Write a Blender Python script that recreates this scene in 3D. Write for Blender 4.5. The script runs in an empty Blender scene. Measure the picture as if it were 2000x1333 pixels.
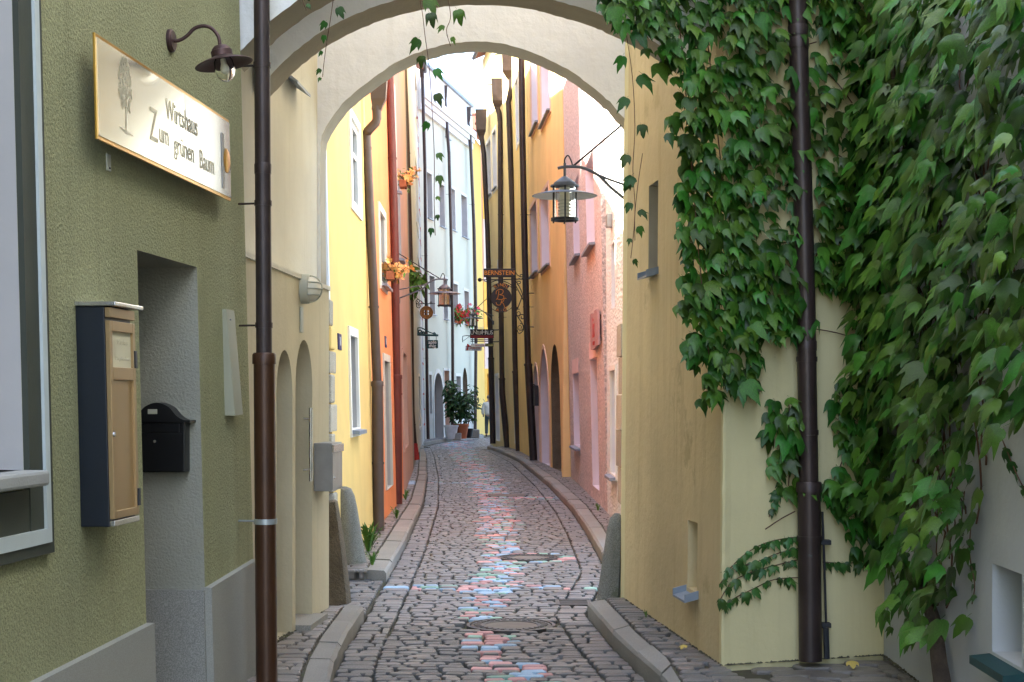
import bpy, bmesh, math, random
from mathutils import Vector, Matrix, Quaternion
from mathutils.geometry import tessellate_polygon
random.seed(7)
R = random.Random(11)
scene = bpy.context.scene
COL = scene.collection

# ------------------------------------------------------------------ camera
F, CX, HY, H = 3000.0, 1000.0, 780.0, 1.5      # focal length in photo pixels, horizon row, eye height
cam_d = bpy.data.cameras.new('camera')
cam = bpy.data.objects.new('camera', cam_d)
COL.objects.link(cam)
cam.location = (0, 0, H)
cam.rotation_euler = (math.radians(90), 0, 0)
cam_d.sensor_width = 36
cam_d.lens = 36 * F / 2000
cam_d.shift_y = (HY - 666.5) / 2000
cam_d.clip_end = 3000
scene.camera = cam
# ------------------------------------------------------------------ light
S = Vector((-0.86, -0.30, 1.10)).normalized()
world = bpy.data.worlds.new('World')
scene.world = world
world.use_nodes = True
wn = world.node_tree.nodes
bg = wn['Background']
sky = wn.new('ShaderNodeTexSky')
sky.sky_type = 'NISHITA'
sky.sun_disc = False
sky.sun_elevation = math.asin(S.z)
sky.sun_rotation = math.atan2(S.x, S.y)
sky.air_density = 1.0
sky.dust_density = 2.5
sky.ozone_density = 0.6
world.node_tree.links.new(sky.outputs[0], bg.inputs[0])
bg.inputs[1].default_value = 0.15
sun_d = bpy.data.lights.new('sun', 'SUN')
sun_d.energy = 5.0
sun_d.angle = math.radians(0.5)
sun_d.color = (1.0, 0.94, 0.84)
sun = bpy.data.objects.new('sun', sun_d)
COL.objects.link(sun)
sun.rotation_euler = S.to_track_quat('Z', 'Y').to_euler()
sun.location = (-20, -10, 40)
vs = scene.view_settings
vs.view_transform = 'Standard'
vs.look = 'None'
vs.gamma = 1
vs.use_curve_mapping = False
vs.exposure = 3.05
vs.use_white_balance = True
vs.white_balance_temperature = 6400
vs.white_balance_tint = 8
scene.cycles.max_bounces = 10
scene.cycles.diffuse_bounces = 6
scene.cycles.transparent_max_bounces = 8

# ------------------------------------------------------------------ helpers
def at(x, y, Y):
    return Vector(((x - CX) * Y / F, Y, H - (y - HY) * Y / F))
def gr(x, y, z=0.0):
    Y = F * (H - z) / (y - HY)
    return ((x - CX) * Y / F, Y)
def proj(p):
    return CX + F * p[0] / p[1], HY - F * (p[2] - H) / p[1]
def lerp(a, b, t): return a + (b - a) * t
def pw(pts):
    pts = sorted(pts)
    def f(t):
        if t <= pts[0][0]: return pts[0][1]
        for (a, va), (b, vb) in zip(pts, pts[1:]):
            if t <= b: return va + (vb - va) * (t - a) / max(b - a, 1e-9)
        return pts[-1][1]
    return f
def inpoly(x, y, poly):
    c = False; j = len(poly) - 1
    for i in range(len(poly)):
        xi, yi = poly[i]; xj, yj = poly[j]
        if (yi > y) != (yj > y) and x < (xj - xi) * (y - yi) / (yj - yi) + xi: c = not c
        j = i
    return c

# ------------------------------------------------------------------ materials
MATS = {}
def mat(name, col, rough=.85, var=.10, vs_=1.3, bump=.15, bs=70, dist=.006, streak=0., scol=None, spec=.3, metal=0.,
        rnd=0., hue=0., fine=0., fs=300, patch=None, pcol=None, ps=3., voro=False, spot=None, emis=None, trans=0.):
    if name in MATS: return MATS[name]
    m = bpy.data.materials.new(name); m.use_nodes = True
    t = m.node_tree; N = t.nodes; Lk = t.links
    b = N['Principled BSDF']
    b.inputs['Roughness'].default_value = rough
    b.inputs['Metallic'].default_value = metal
    b.inputs['Specular IOR Level'].default_value = spec
    if trans: b.inputs['Transmission Weight'].default_value = trans
    tc = N.new('ShaderNodeTexCoord')
    def noise(scale, detail=5, mapv=None, rough_=.55):
        n = N.new('ShaderNodeTexNoise'); n.inputs['Scale'].default_value = scale
        n.inputs['Detail'].default_value = detail; n.inputs['Roughness'].default_value = rough_
        if mapv:
            mp = N.new('ShaderNodeMapping'); mp.inputs['Scale'].default_value = mapv
            Lk.new(tc.outputs['Object'], mp.inputs[0]); Lk.new(mp.outputs[0], n.inputs['Vector'])
        else: Lk.new(tc.outputs['Object'], n.inputs['Vector'])
        return n.outputs['Fac']
    def ramp(src, a, bb):
        r = N.new('ShaderNodeMapRange'); r.inputs[1].default_value = a; r.inputs[2].default_value = bb
        Lk.new(src, r.inputs[0]); return r.outputs[0]
    def mix(fac, c1, c2):
        x = N.new('ShaderNodeMix'); x.data_type = 'RGBA'
        if isinstance(fac, float): x.inputs[0].default_value = fac
        else: Lk.new(fac, x.inputs[0])
        for k, c in ((6, c1), (7, c2)):
            if isinstance(c, tuple): x.inputs[k].default_value = (*c, 1)
            else: Lk.new(c, x.inputs[k])
        return x.outputs[2]
    dk = tuple(min(1, c * (1 - var)) for c in col); lt = tuple(min(.95, c * (1 + var)) for c in col)
    c = mix(ramp(noise(vs_, 6), .3, .7), dk, lt)
    if fine:
        c = mix(ramp(noise(fs, 2), .38, .62), c, mix(.5, tuple(x * (1 - fine) for x in col), tuple(x * (1 - fine) for x in col)))
    if streak:
        sc = scol or tuple(x * .55 for x in col)
        f = ramp(noise(1.0, 6, (7, 7, .5), .65), .52, .78)
        mm = N.new('ShaderNodeMath'); mm.operation = 'MULTIPLY'; mm.inputs[1].default_value = streak
        Lk.new(f, mm.inputs[0]); c = mix(mm.outputs[0], c, sc)
    if patch:
        f = ramp(noise(ps, 8, None, .7), patch, patch + .06)
        mm = N.new('ShaderNodeMath'); mm.operation = 'MULTIPLY'; mm.inputs[1].default_value = .8
        Lk.new(f, mm.inputs[0]); c = mix(mm.outputs[0], c, pcol)
    if rnd or hue:
        oi = N.new('ShaderNodeObjectInfo'); an = N.new('ShaderNodeAttribute'); an.attribute_name = 'rnd'
        ad = N.new('ShaderNodeMath'); ad.operation = 'ADD'; Lk.new(oi.outputs['Random'], ad.inputs[0]); Lk.new(an.outputs['Fac'], ad.inputs[1])
        fr = N.new('ShaderNodeMath'); fr.operation = 'FRACT'; Lk.new(ad.outputs[0], fr.inputs[0])
        hs = N.new('ShaderNodeHueSaturation')
        r1 = N.new('ShaderNodeMapRange'); r1.inputs[3].default_value = 1 - rnd; r1.inputs[4].default_value = 1 + rnd
        Lk.new(fr.outputs[0], r1.inputs[0]); Lk.new(r1.outputs[0], hs.inputs['Value'])
        m2 = N.new('ShaderNodeMath'); m2.operation = 'MULTIPLY'; m2.inputs[1].default_value = 7.31; Lk.new(fr.outputs[0], m2.inputs[0])
        f2 = N.new('ShaderNodeMath'); f2.operation = 'FRACT'; Lk.new(m2.outputs[0], f2.inputs[0])
        r2 = N.new('ShaderNodeMapRange'); r2.inputs[3].default_value = .5 - hue; r2.inputs[4].default_value = .5 + hue
        Lk.new(f2.outputs[0], r2.inputs[0]); Lk.new(r2.outputs[0], hs.inputs['Hue'])
        Lk.new(c, hs.inputs['Color']); c = hs.outputs[0]
    Lk.new(c, b.inputs['Base Color'])
    if emis: 
        b.inputs['Emission Color'].default_value = (*col, 1); b.inputs['Emission Strength'].default_value = emis
    if bump:
        bp = N.new('ShaderNodeBump'); bp.inputs['Strength'].default_value = min(1, bump); bp.inputs['Distance'].default_value = dist
        if voro:
            v = N.new('ShaderNodeTexVoronoi'); v.inputs['Scale'].default_value = bs; Lk.new(tc.outputs['Object'], v.inputs['Vector'])
            nz = noise(bs * .6, 4)
            ad = N.new('ShaderNodeMath'); ad.operation = 'SUBTRACT'; Lk.new(nz, ad.inputs[0]); Lk.new(v.outputs['Distance'], ad.inputs[1])
            Lk.new(ad.outputs[0], bp.inputs['Height'])
        else: Lk.new(noise(bs, 6, None, .6), bp.inputs['Height'])
        Lk.new(bp.outputs[0], b.inputs['Normal'])
    MATS[name] = m
    return m

M_green = mat('olive_roughcast', (.375, .375, .205), .95, .14, .9, 1, 75, .018, .65, (.25, .25, .13), fine=.22, fs=100)
M_beige = mat('beige_plaster', (.55, .49, .34), .92, .10, 1.2, .35, 25, .012, .35, (.36, .32, .20))
M_beige2 = mat('beige_upper_plaster', (.62, .59, .49), .92, .10, 1.2, .35, 25, .012, .35, (.44, .40, .29))
M_arch = mat('arch_white_plaster', (.80, .80, .79), .92, .07, 1.6, .45, 9, .025, .25, (.58, .55, .48), patch=.66, pcol=(.62, .60, .54), ps=3)
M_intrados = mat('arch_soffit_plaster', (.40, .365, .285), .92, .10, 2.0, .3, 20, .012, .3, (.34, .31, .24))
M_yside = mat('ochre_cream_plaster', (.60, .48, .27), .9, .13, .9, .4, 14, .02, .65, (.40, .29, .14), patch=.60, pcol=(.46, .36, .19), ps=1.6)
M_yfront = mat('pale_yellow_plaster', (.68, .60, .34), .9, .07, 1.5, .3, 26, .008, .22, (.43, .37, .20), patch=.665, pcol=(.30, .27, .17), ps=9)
M_white = mat('white_lime_plaster', (.50, .52, .55), .9, .07, 1.5, .3, 26, .008, .25, (.42, .40, .36))
M_yel = mat('yellow_plaster', (.76, .545, .20), .9, .07, 1.6, .25, 30, .006, .2, (.62, .42, .12))
M_paleblue = mat('pale_blue_plaster', (.72, .76, .82), .9, .04, 1.6, .2, 30)
M_orange = mat('orange_plaster', (.84, .31, .13), .9, .06, 1.6, .2, 30)
M_mauve = mat('mauve_plaster', (.55, .37, .30), .9, .08, 1.6, .2, 30, streak=.2)
M_grey = mat('grey_roughcast', (.34, .33, .30), .95, .15, 2, .8, 60, .02)
M_whouse = mat('white_house_plaster', (.62, .635, .65), .9, .04, 1, .2, 30, streak=.1)
M_mint = mat('mint_plaster', (.48, .495, .42), .9, .05, .6, .2, 20, streak=.15, scol=(.5, .52, .42))
M_fary = mat('far_yellow_plaster', (.66, .45, .13), .9, .06, 1, .2, 20)
M_farp = mat('far_pink_plaster', (.66, .53, .47), .9, .05, 1, .2, 20)
M_ochre = mat('ochre_plaster', (.85, .60, .27), .9, .10, .7, .25, 16, .01, .35, (.62, .36, .12))
M_pink = mat('pink_roughcast', (.86, .73, .69), .95, .08, 2, 1, 26, .06, fine=.42, fs=26)
M_stucco = mat('white_roughcast', (.84, .87, .84), .95, .08, 2, 1, 24, .045, voro=True)
M_dyel = mat('dull_yellow_plaster', (.82, .62, .26), .9, .10, .7, .25, 16, .01, .35, (.48, .38, .16))
M_pyel = mat('straw_yellow_plaster', (.82, .67, .34), .9, .08, .7, .25, 16, .01, .3, (.55, .45, .22))
M_rev_w = mat('white_reveal', (.74, .74, .76), .85, .05, 3, .1)
M_rev_p = mat('lilac_reveal', (.76, .68, .74), .85, .04, 3, .1)
M_rev_pk = mat('pink_reveal', (.82, .60, .58), .85, .04, 3, .1)
M_rev_g = mat('grey_reveal', (.42, .42, .42), .85, .06, 3, .1)
M_sur_w = mat('white_surround', (.80, .79, .74), .85, .05, 3, .15)
M_sur_g = mat('pale_grey_surround', (.58, .58, .54), .85, .06, 3, .15)
M_sur_p = mat('peach_surround', (.76, .52, .40), .85, .06, 3, .15)
M_glass = mat('window_glass', (.05, .06, .07), .06, .1, 2, 0, spec=.7)
M_frame = mat('white_window_frame', (.75, .75, .73), .5, .04, 5, .05)
M_doorw = mat('dark_wood', (.09, .055, .035), .6, .3, 6, .3, 40, streak=.4)
M_ydoor = mat('yellow_door_paint', (.75, .42, .06), .6, .1, 4, .1)
M_pipe = mat('copper_brown_pipe', (.045, .030, .028), .42, .25, 5, .12, 40, .003, .25, (.04, .05, .06), spec=.5, metal=.35, patch=.66, pcol=(.10, .16, .17), ps=14)
M_pipe_l = mat('red_brown_pipe', (.062, .026, .012), .38, .15, 4, .08, 40, .003, spec=.5, metal=.3)
M_pipe_g = mat('grey_brown_pipe', (.10, .07, .06), .5, .15, 4, .1, 40, .003, spec=.5, metal=.3)
M_pipe_r = mat('red_painted_pipe', (.12, .030, .025), .5, .15, 4, .1, 40, .003, spec=.4)
M_pipe_b = mat('black_iron_pipe_foot', (.035, .037, .042), .6, .3, 8, .25, 60, patch=.6, pcol=(.12, .15, .16), ps=18)
M_redfoot = mat('red_pipe_foot', (.32, .03, .03), .6, .1, 8, .1)
M_galv = mat('galvanised_steel', (.42, .46, .48), .4, .1, 10, .05, metal=.6)
M_iron = mat('wrought_iron', (.028, .028, .032), .55, .2, 10, .2, 80, .003)
M_granite = mat('granite', (.36, .35, .32), .85, .08, 2, .35, 120, .004, .2, (.25, .24, .2), fine=.40, fs=170)
M_granite_d = mat('rough_brown_granite', (.20, .16, .11), .95, .30, 5, .9, 40, .03, .4, (.12, .10, .07), fine=.4, fs=150)
M_granite_p = mat('polished_granite_slab', (.36, .355, .315), .55, .07, 2, .06, 120, .002, .15, (.30, .29, .25), fine=.2, fs=220)
M_sill = mat('stone_sill', (.36, .36, .34), .85, .08, 4, .3, 90)
M_quoin = mat('quoin_stone', (.46, .42, .34), .95, .20, 5, .8, 30, .02, fine=.25, fs=90, rnd=.18)
M_kerb = mat('kerb_granite', (.30, .285, .26), .75, .12, 3, .35, 60, .006, .0, fine=.22, fs=140, rnd=.12)
M_sett = mat('sett_stone', (.165, .162, .165), .34, .22, 9, .8, 60, .008, fine=.18, fs=130, rnd=.28, hue=.018, spec=.65)
M_sett_w = mat('sett_stone_warm', (.195, .175, .16), .42, .16, 9, .45, 50, .006, fine=.18, fs=130, rnd=.25, hue=.015, spec=.5)
M_ck_p = mat('chalk_pink', (.62, .33, .32), .65, .20, 20, .4, 60, .005, rnd=.22, patch=.55, pcol=(.35, .27, .26), ps=40)
M_ck_b = mat('chalk_blue', (.34, .48, .63), .65, .20, 20, .4, 60, .005, rnd=.22, patch=.55, pcol=(.30, .33, .37), ps=40)
M_ck_g = mat('chalk_green', (.29, .47, .39), .65, .20, 20, .4, 60, .005, rnd=.22, patch=.55, pcol=(.28, .34, .30), ps=40)
M_mortar = mat('joint_earth', (.075, .068, .048), .95, .3, 6, .6, 60, .01, patch=.56, pcol=(.08, .095, .03), ps=5)
M_ground = mat('earth', (.16, .15, .12), .95, .2, 2, .3, 30)
M_castiron = mat('cast_iron', (.075, .070, .068), .5, .25, 12, .3, 80, .004, metal=.5, spec=.5)
M_concrete = mat('cover_concrete', (.22, .19, .165), .85, .12, 8, .4, 90)
M_leaf = mat('vine_leaf', (.036, .102, .010), .40, .3, 14, .25, 40, .01, rnd=.55, hue=.032, spec=.32)
M_leaf_s = mat('young_vine_leaf', (.035, .10, .016), .42, .25, 9, .1, 60, .004, rnd=.4, hue=.03, spec=.45)
M_bark = mat('vine_bark', (.075, .055, .042), .95, .35, 14, .9, 40, .02)
M_twig = mat('vine_twig', (.10, .045, .03), .8, .3, 14, .3, 40)
M_signgold = mat('brushed_sign_metal', (.82, .78, .66), .16, .05, 2, 0, metal=.7)
M_goldtrim = mat('gold_edge', (.62, .36, .08), .3, .1, 4, .03, metal=.9)
M_etch = mat('etched_lettering', (.66, .60, .44), .55, .1, 6, .05, metal=.2)
M_blue = mat('dark_blue_enamel', (.004, .008, .016), .4, .1, 6, .03, spec=.5)
M_tan = mat('bronze_anodised', (.38, .26, .13), .35, .05, 4, .03, metal=.5)
M_steel = mat('brushed_steel', (.55, .55, .54), .26, .06, 8, 0, metal=.85)
M_steel_d = mat('weathered_steel', (.30, .295, .29), .42, .12, 8, .05, metal=.7)
M_paper = mat('cream_paper', (.68, .62, .44), .7, .03, 8, 0)
M_black = mat('black_enamel', (.005, .005, .006), .38, .1, 6, .03, spec=.5)
M_lampbr = mat('brown_lamp_metal', (.085, .050, .048), .45, .15, 12, .1, metal=.6)
M_bulb = mat('milky_lamp_tube', (.75, .72, .60), .4, .03, 8, 0)
M_lgrey = mat('light_grey_metal', (.44, .44, .36), .5, .04, 6, .04)
M_dgreen = mat('dark_green_trim', (.052, .058, .045), .6, .1, 5, .1)
M_ltrim = mat('pale_trim', (.50, .55, .55), .6, .06, 5, .1)
M_lampgrey = mat('lantern_grey_paint', (.095, .105, .125), .5, .1, 8, .05, spec=.5)
M_lampwhite = mat('lantern_underside', (.55, .55, .56), .5, .1, 8, .05)
M_amber = mat('amber_lettering', (.75, .30, .04), .5, .05, 10, 0)
M_signdark = mat('dark_iron_board', (.035, .033, .038), .55, .1, 10, .1)
M_signblk = mat('black_board', (.022, .022, .024), .5, .1, 10, .05)
M_signred = mat('dark_red_paint', (.20, .015, .02), .5, .1, 10, .05)
M_txtw = mat('white_lettering', (.72, .72, .72), .6, .02, 10, 0)
M_txtr = mat('red_lettering', (.45, .04, .04), .6, .05, 10, 0)
M_txtn = mat('navy_lettering', (.05, .07, .22), .6, .05, 10, 0)
M_petrol = mat('petrol_green_paint', (.012, .055, .06), .5, .1, 10, .05)
M_wood = mat('varnished_wood', (.26, .11, .025), .5, .25, 14, .1, 60, streak=.5)
M_plank = mat('faded_pink_plank', (.42, .27, .28), .8, .15, 8, .3, 60, streak=.6, scol=(.30, .10, .11))
M_terra = mat('terracotta', (.40, .13, .06), .85, .1, 8, .15)
M_whitepot = mat('white_bucket', (.62, .64, .66), .5, .1, 8, .05)
M_blackpot = mat('black_plastic', (.02, .02, .025), .5, .1, 8, .05)
M_soil = mat('soil', (.06, .045, .03), .95, .2, 20, .5)
M_shrub = mat('shrub_leaf', (.035, .085, .022), .5, .3, 9, .05, rnd=.5, hue=.03)
M_red = mat('red_petal', (.65, .03, .03), .6, .1, 20, 0, rnd=.3, hue=.02)
M_orpet = mat('orange_petal', (.82, .46, .16), .6, .1, 20, 0, rnd=.25, hue=.02)
M_weed = mat('weed_leaf', (.09, .20, .03), .6, .2, 20, 0, rnd=.3)
M_dead = mat('fallen_leaf_dry', (.50, .38, .10), .8, .2, 20, .1)
M_skin = mat('skin', (.42, .24, .17), .6, .05, 10, .05)
M_hair = mat('grey_hair', (.16, .12, .10), .8, .2, 30, .3)
M_jacket = mat('pale_jacket_cloth', (.52, .51, .46), .9, .06, 10, .3, 30, .01)
M_trous = mat('dark_trousers_cloth', (.05, .065, .065), .9, .1, 10, .2)
M_shoe = mat('brown_shoe', (.05, .03, .02), .6, .1, 10, .1)
M_roof = mat('roof_tile', (.20, .07, .04), .9, .2, 10, .5, 20)
M_zinc = mat('grey_roof_edge', (.22, .26, .32), .5, .1, 4, .05)
M_guard = mat('weathered_guard_granite', (.25, .245, .215), .9, .15, 4, .6, 90, .008, .5, (.12, .12, .09), fine=.4, fs=120, patch=.58, pcol=(.11, .12, .08), ps=3)
M_cover = mat('painted_metal_cover', (.34, .335, .25), .6, .04, 6, .04)
def glassm():
    m = bpy.data.materials.new('clear_glass'); m.use_nodes = True
    b = m.node_tree.nodes['Principled BSDF']
    b.inputs['Base Color'].default_value = (.95, .97, .96, 1); b.inputs['Roughness'].default_value = .03
    b.inputs['Transmission Weight'].default_value = 1; b.inputs['IOR'].default_value = 1.12
    return m
M_clear = glassm()

# ------------------------------------------------------------------ scene graph
def tag(o, label=None, cat=None, group=None, kind=None):
    if label: o['label'] = label
    if cat: o['category'] = cat
    if group: o['group'] = group
    if kind: o['kind'] = kind
    return o
def thing(name, label, cat, loc=(0, 0, 0), group=None, kind=None):
    o = bpy.data.objects.new(name, None); COL.objects.link(o)
    o.location = loc; o.empty_display_size = .1
    o['_t'] = 1
    return tag(o, label, cat, group, kind)
def link(name, me, parent=None, local=False):
    o = bpy.data.objects.new(name, me); COL.objects.link(o)
    if parent is not None:
        o.parent = parent
        if parent.get('_t') and not local: o.matrix_parent_inverse = Matrix.Translation(-Vector(parent.location))
    return o
class MB:
    def __init__(s): s.v = []; s.f = []; s.a = []
    def add(s, vs_, fs_):
        n = len(s.v); s.v += [tuple(p) for p in vs_]; s.f += [tuple(i + n for i in f) for f in fs_]; return s
    def quad(s, a, b, c, d): return s.add([a, b, c, d], [(0, 1, 2, 3)])
    def poly(s, pts): return s.add(pts, [tuple(range(len(pts)))])
    def hexa(s, p):   # 8 points: bottom ring, top ring
        return s.add(p, [(3, 2, 1, 0), (4, 5, 6, 7), (0, 1, 5, 4), (1, 2, 6, 5), (2, 3, 7, 6), (3, 0, 4, 7)])
    def box(s, a, b, M=None):
        p = [Vector((x, y, z)) for z in (a[2], b[2]) for x, y in ((a[0], a[1]), (b[0], a[1]), (b[0], b[1]), (a[0], b[1]))]
        if M is not None: p = [M @ q for q in p]
        return s.hexa(p)
    def bev(s, a, b, r, M=None):      # box with chamfered edges
        bm = bmesh.new(); mb = MB().box(a, b)
        vv = [bm.verts.new(q) for q in mb.v]
        for f in mb.f: bm.faces.new([vv[i] for i in f])
        bmesh.ops.bevel(bm, geom=list(bm.edges), offset=r, segments=2, affect='EDGES', profile=.5)
        bm.verts.index_update()
        return s.add([(M @ q.co) if M is not None else q.co.copy() for q in bm.verts], [[q.index for q in f.verts] for f in bm.faces])
    def prism(s, bot, top, cap=True):
        n = len(bot); fs_ = [(i, (i + 1) % n, n + (i + 1) % n, n + i) for i in range(n)]
        if cap: fs_ += [tuple(reversed(range(n))), tuple(range(n, 2 * n))]
        return s.add(list(bot) + list(top), fs_)
    def tube(s, path, r, seg=10, cap=True):
        path = [Vector(p) for p in path]; n = len(path)
        rs = r if isinstance(r, (list, tuple)) else [r] * n
        vs_ = []; prev = None
        for i, p in enumerate(path):
            t = (path[min(i + 1, n - 1)] - path[max(i - 1, 0)])
            t = t.normalized() if t.length > 1e-9 else Vector((0, 0, 1))
            if prev is None:
                a = Vector((1, 0, 0)) if abs(t.x) < .8 else Vector((0, 1, 0))
                a = (a - t * a.dot(t)).normalized()
            else:
                a = prev - t * prev.dot(t); a = a.normalized() if a.length > 1e-6 else prev
            prev = a; b = t.cross(a)
            for k in range(seg):
                an = 2 * math.pi * k / seg
                vs_.append(p + (a * math.cos(an) + b * math.sin(an)) * rs[i])
        fs_ = [(i * seg + k, i * seg + (k + 1) % seg, (i + 1) * seg + (k + 1) % seg, (i + 1) * seg + k) for i in range(n - 1) for k in range(seg)]
        if cap: fs_ += [tuple(reversed(range(seg))), tuple(range((n - 1) * seg, n * seg))]
        return s.add(vs_, fs_)
    def lathe(s, prof, M=None, seg=24, closed=False):
        vs_ = []
        for r, z in prof:
            for k in range(seg):
                an = 2 * math.pi * k / seg
                p = Vector((r * math.cos(an), r * math.sin(an), z)); vs_.append(M @ p if M is not None else p)
        fs_ = [(i * seg + k, i * seg + (k + 1) % seg, (i + 1) * seg + (k + 1) % seg, (i + 1) * seg + k) for i in range(len(prof) - 1) for k in range(seg)]
        return s.add(vs_, fs_)
    def mesh(s, name, m, smooth=False):
        me = bpy.data.meshes.new(name); me.from_pydata([tuple(p) for p in s.v], [], s.f)
        for mm in (m if isinstance(m, (list, tuple)) else [m]): me.materials.append(mm)
        if smooth:
            me.polygons.foreach_set('use_smooth', [True] * len(me.polygons))
            if smooth != 'all' and hasattr(me, 'set_sharp_from_angle'): me.set_sharp_from_angle(angle=math.radians(40))
        me.update(); return me
    def build(s, name, m, parent=None, smooth=False, local=False):
        return link(name, s.mesh(name, m, smooth), parent, local)
def text_mesh(txt, size, M, name, m, parent, ext=.003, bold=0., align='CENTER', local=False, sx=1., space=1.):
    cu = bpy.data.curves.new('t', 'FONT'); cu.body = txt; cu.size = size; cu.extrude = ext / 2; cu.offset = bold
    cu.align_x = align; cu.align_y = 'CENTER'; cu.resolution_u = 3; cu.space_character = space
    ob = bpy.data.objects.new('t', cu)
    me = bpy.data.meshes.new_from_object(ob)
    bpy.data.objects.remove(ob)
    me.transform(M @ Matrix.Diagonal((sx, 1, 1, 1))); me.materials.clear(); me.materials.append(m)
    return link(name, me, parent, local)
def copy_tree(o, parent=None):
    c = o.copy(); COL.objects.link(c); c.parent = parent
    for ch in list(o.children):
        copy_tree(ch, c)
    return c

class Wall:
    """vertical (slightly leaning) wall plane through p0-p1; n points into the street"""
    def __init__(s, p0, p1, side, lean=0.):
        s.o = Vector((p0[0], p0[1], 0)); d = Vector((p1[0] - p0[0], p1[1] - p0[1], 0)); s.L = d.length; s.u = d.normalized()
        s.v = Vector((lean, 0, 1)); s.n = Vector((s.u.y, -s.u.x, 0)) * side; s.side = side
    def pt(s, u, z, off=0.): return s.o + s.u * u + s.v * z + s.n * off
    def hit(s, x, y, off=0.):
        r = Vector(((x - CX) / F, 1, -(y - HY) / F)); c = Vector((0, 0, H))
        A = Matrix((s.u, s.v, -r)).transposed(); sol = A.inverted() @ (c - s.o - s.n * off)
        return sol.x, sol.y
    def M(s, u, z, off=0., flip=None):
        """frame: x = reading direction, y = up, z = out of the wall"""
        x = s.u if s.side > 0 else -s.u
        p = s.pt(u, z, off)
        return Matrix(((x.x, s.v.x, s.n.x, p.x), (x.y, s.v.y, s.n.y, p.y), (x.z, s.v.z, s.n.z, p.z), (0, 0, 0, 1)))
def rect(u0, u1, z0, z1): return [(u0, z0), (u1, z0), (u1, z1), (u0, z1)]
def archloop(u0, u1, z0, z1, rise, n=10, point=0.):
    c = (u0 + u1) / 2; a = (u1 - u0) / 2; pts = [(u0, z0), (u1, z0)]
    for i in range(n + 1):
        t = math.pi * i / n; k = math.sin(t)
        if point: k = 1 - (1 - k) * (1 + point) if k > .999 else k * (1 - point * .25 * math.sin(2 * t) ** 2)
        pts.append((c + a * math.cos(t), z1 - rise + rise * k))
    return pts
def oval(u, z, ru, rz, n=18): return [(u + ru * math.cos(2 * math.pi * i / n), z + rz * math.sin(2 * math.pi * i / n)) for i in range(n)]
def tess(mb, W, loops, off=0.):
    pl = [[Vector((u, z, 0)) for u, z in lp] for lp in loops]
    flat = [p for lp in loops for p in lp]
    tr = tessellate_polygon(pl)
    mb.add([W.pt(u, z, off) for u, z in flat], [tuple(t) for t in tr])
def ring(mb, W, inn, out, o0, o1):
    n = len(inn)
    a = [W.pt(u, z, o1) for u, z in inn]; b = [W.pt(u, z, o1) for u, z in out]
    c = [W.pt(u, z, o0) for u, z in inn]; d = [W.pt(u, z, o0) for u, z in out]
    fs_ = []
    for i in range(n):
        j = (i + 1) % n
        fs_ += [(i, j, n + j, n + i), (n + i, n + j, 3 * n + j, 3 * n + i), (i, 2 * n + i, 2 * n + j, j)]
    mb.add(a + b + c + d, fs_)
def grow(lp, d, bottom=True):
    us = [p[0] for p in lp]; zs = [p[1] for p in lp]; c = ((min(us) + max(us)) / 2, (min(zs) + max(zs)) / 2)
    ku = 1 + d / ((max(us) - min(us)) / 2); kz = 1 + d / ((max(zs) - min(zs)) / 2)
    out = []
    for u, z in lp:
        zz = c[1] + (z - c[1]) * kz
        if not bottom and z <= min(zs) + 1e-6: zz = z
        elif not bottom: zz = z + d * (z - min(zs)) / (max(zs) - min(zs))
        out.append((c[0] + (u - c[0]) * ku, zz))
    return out
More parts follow.
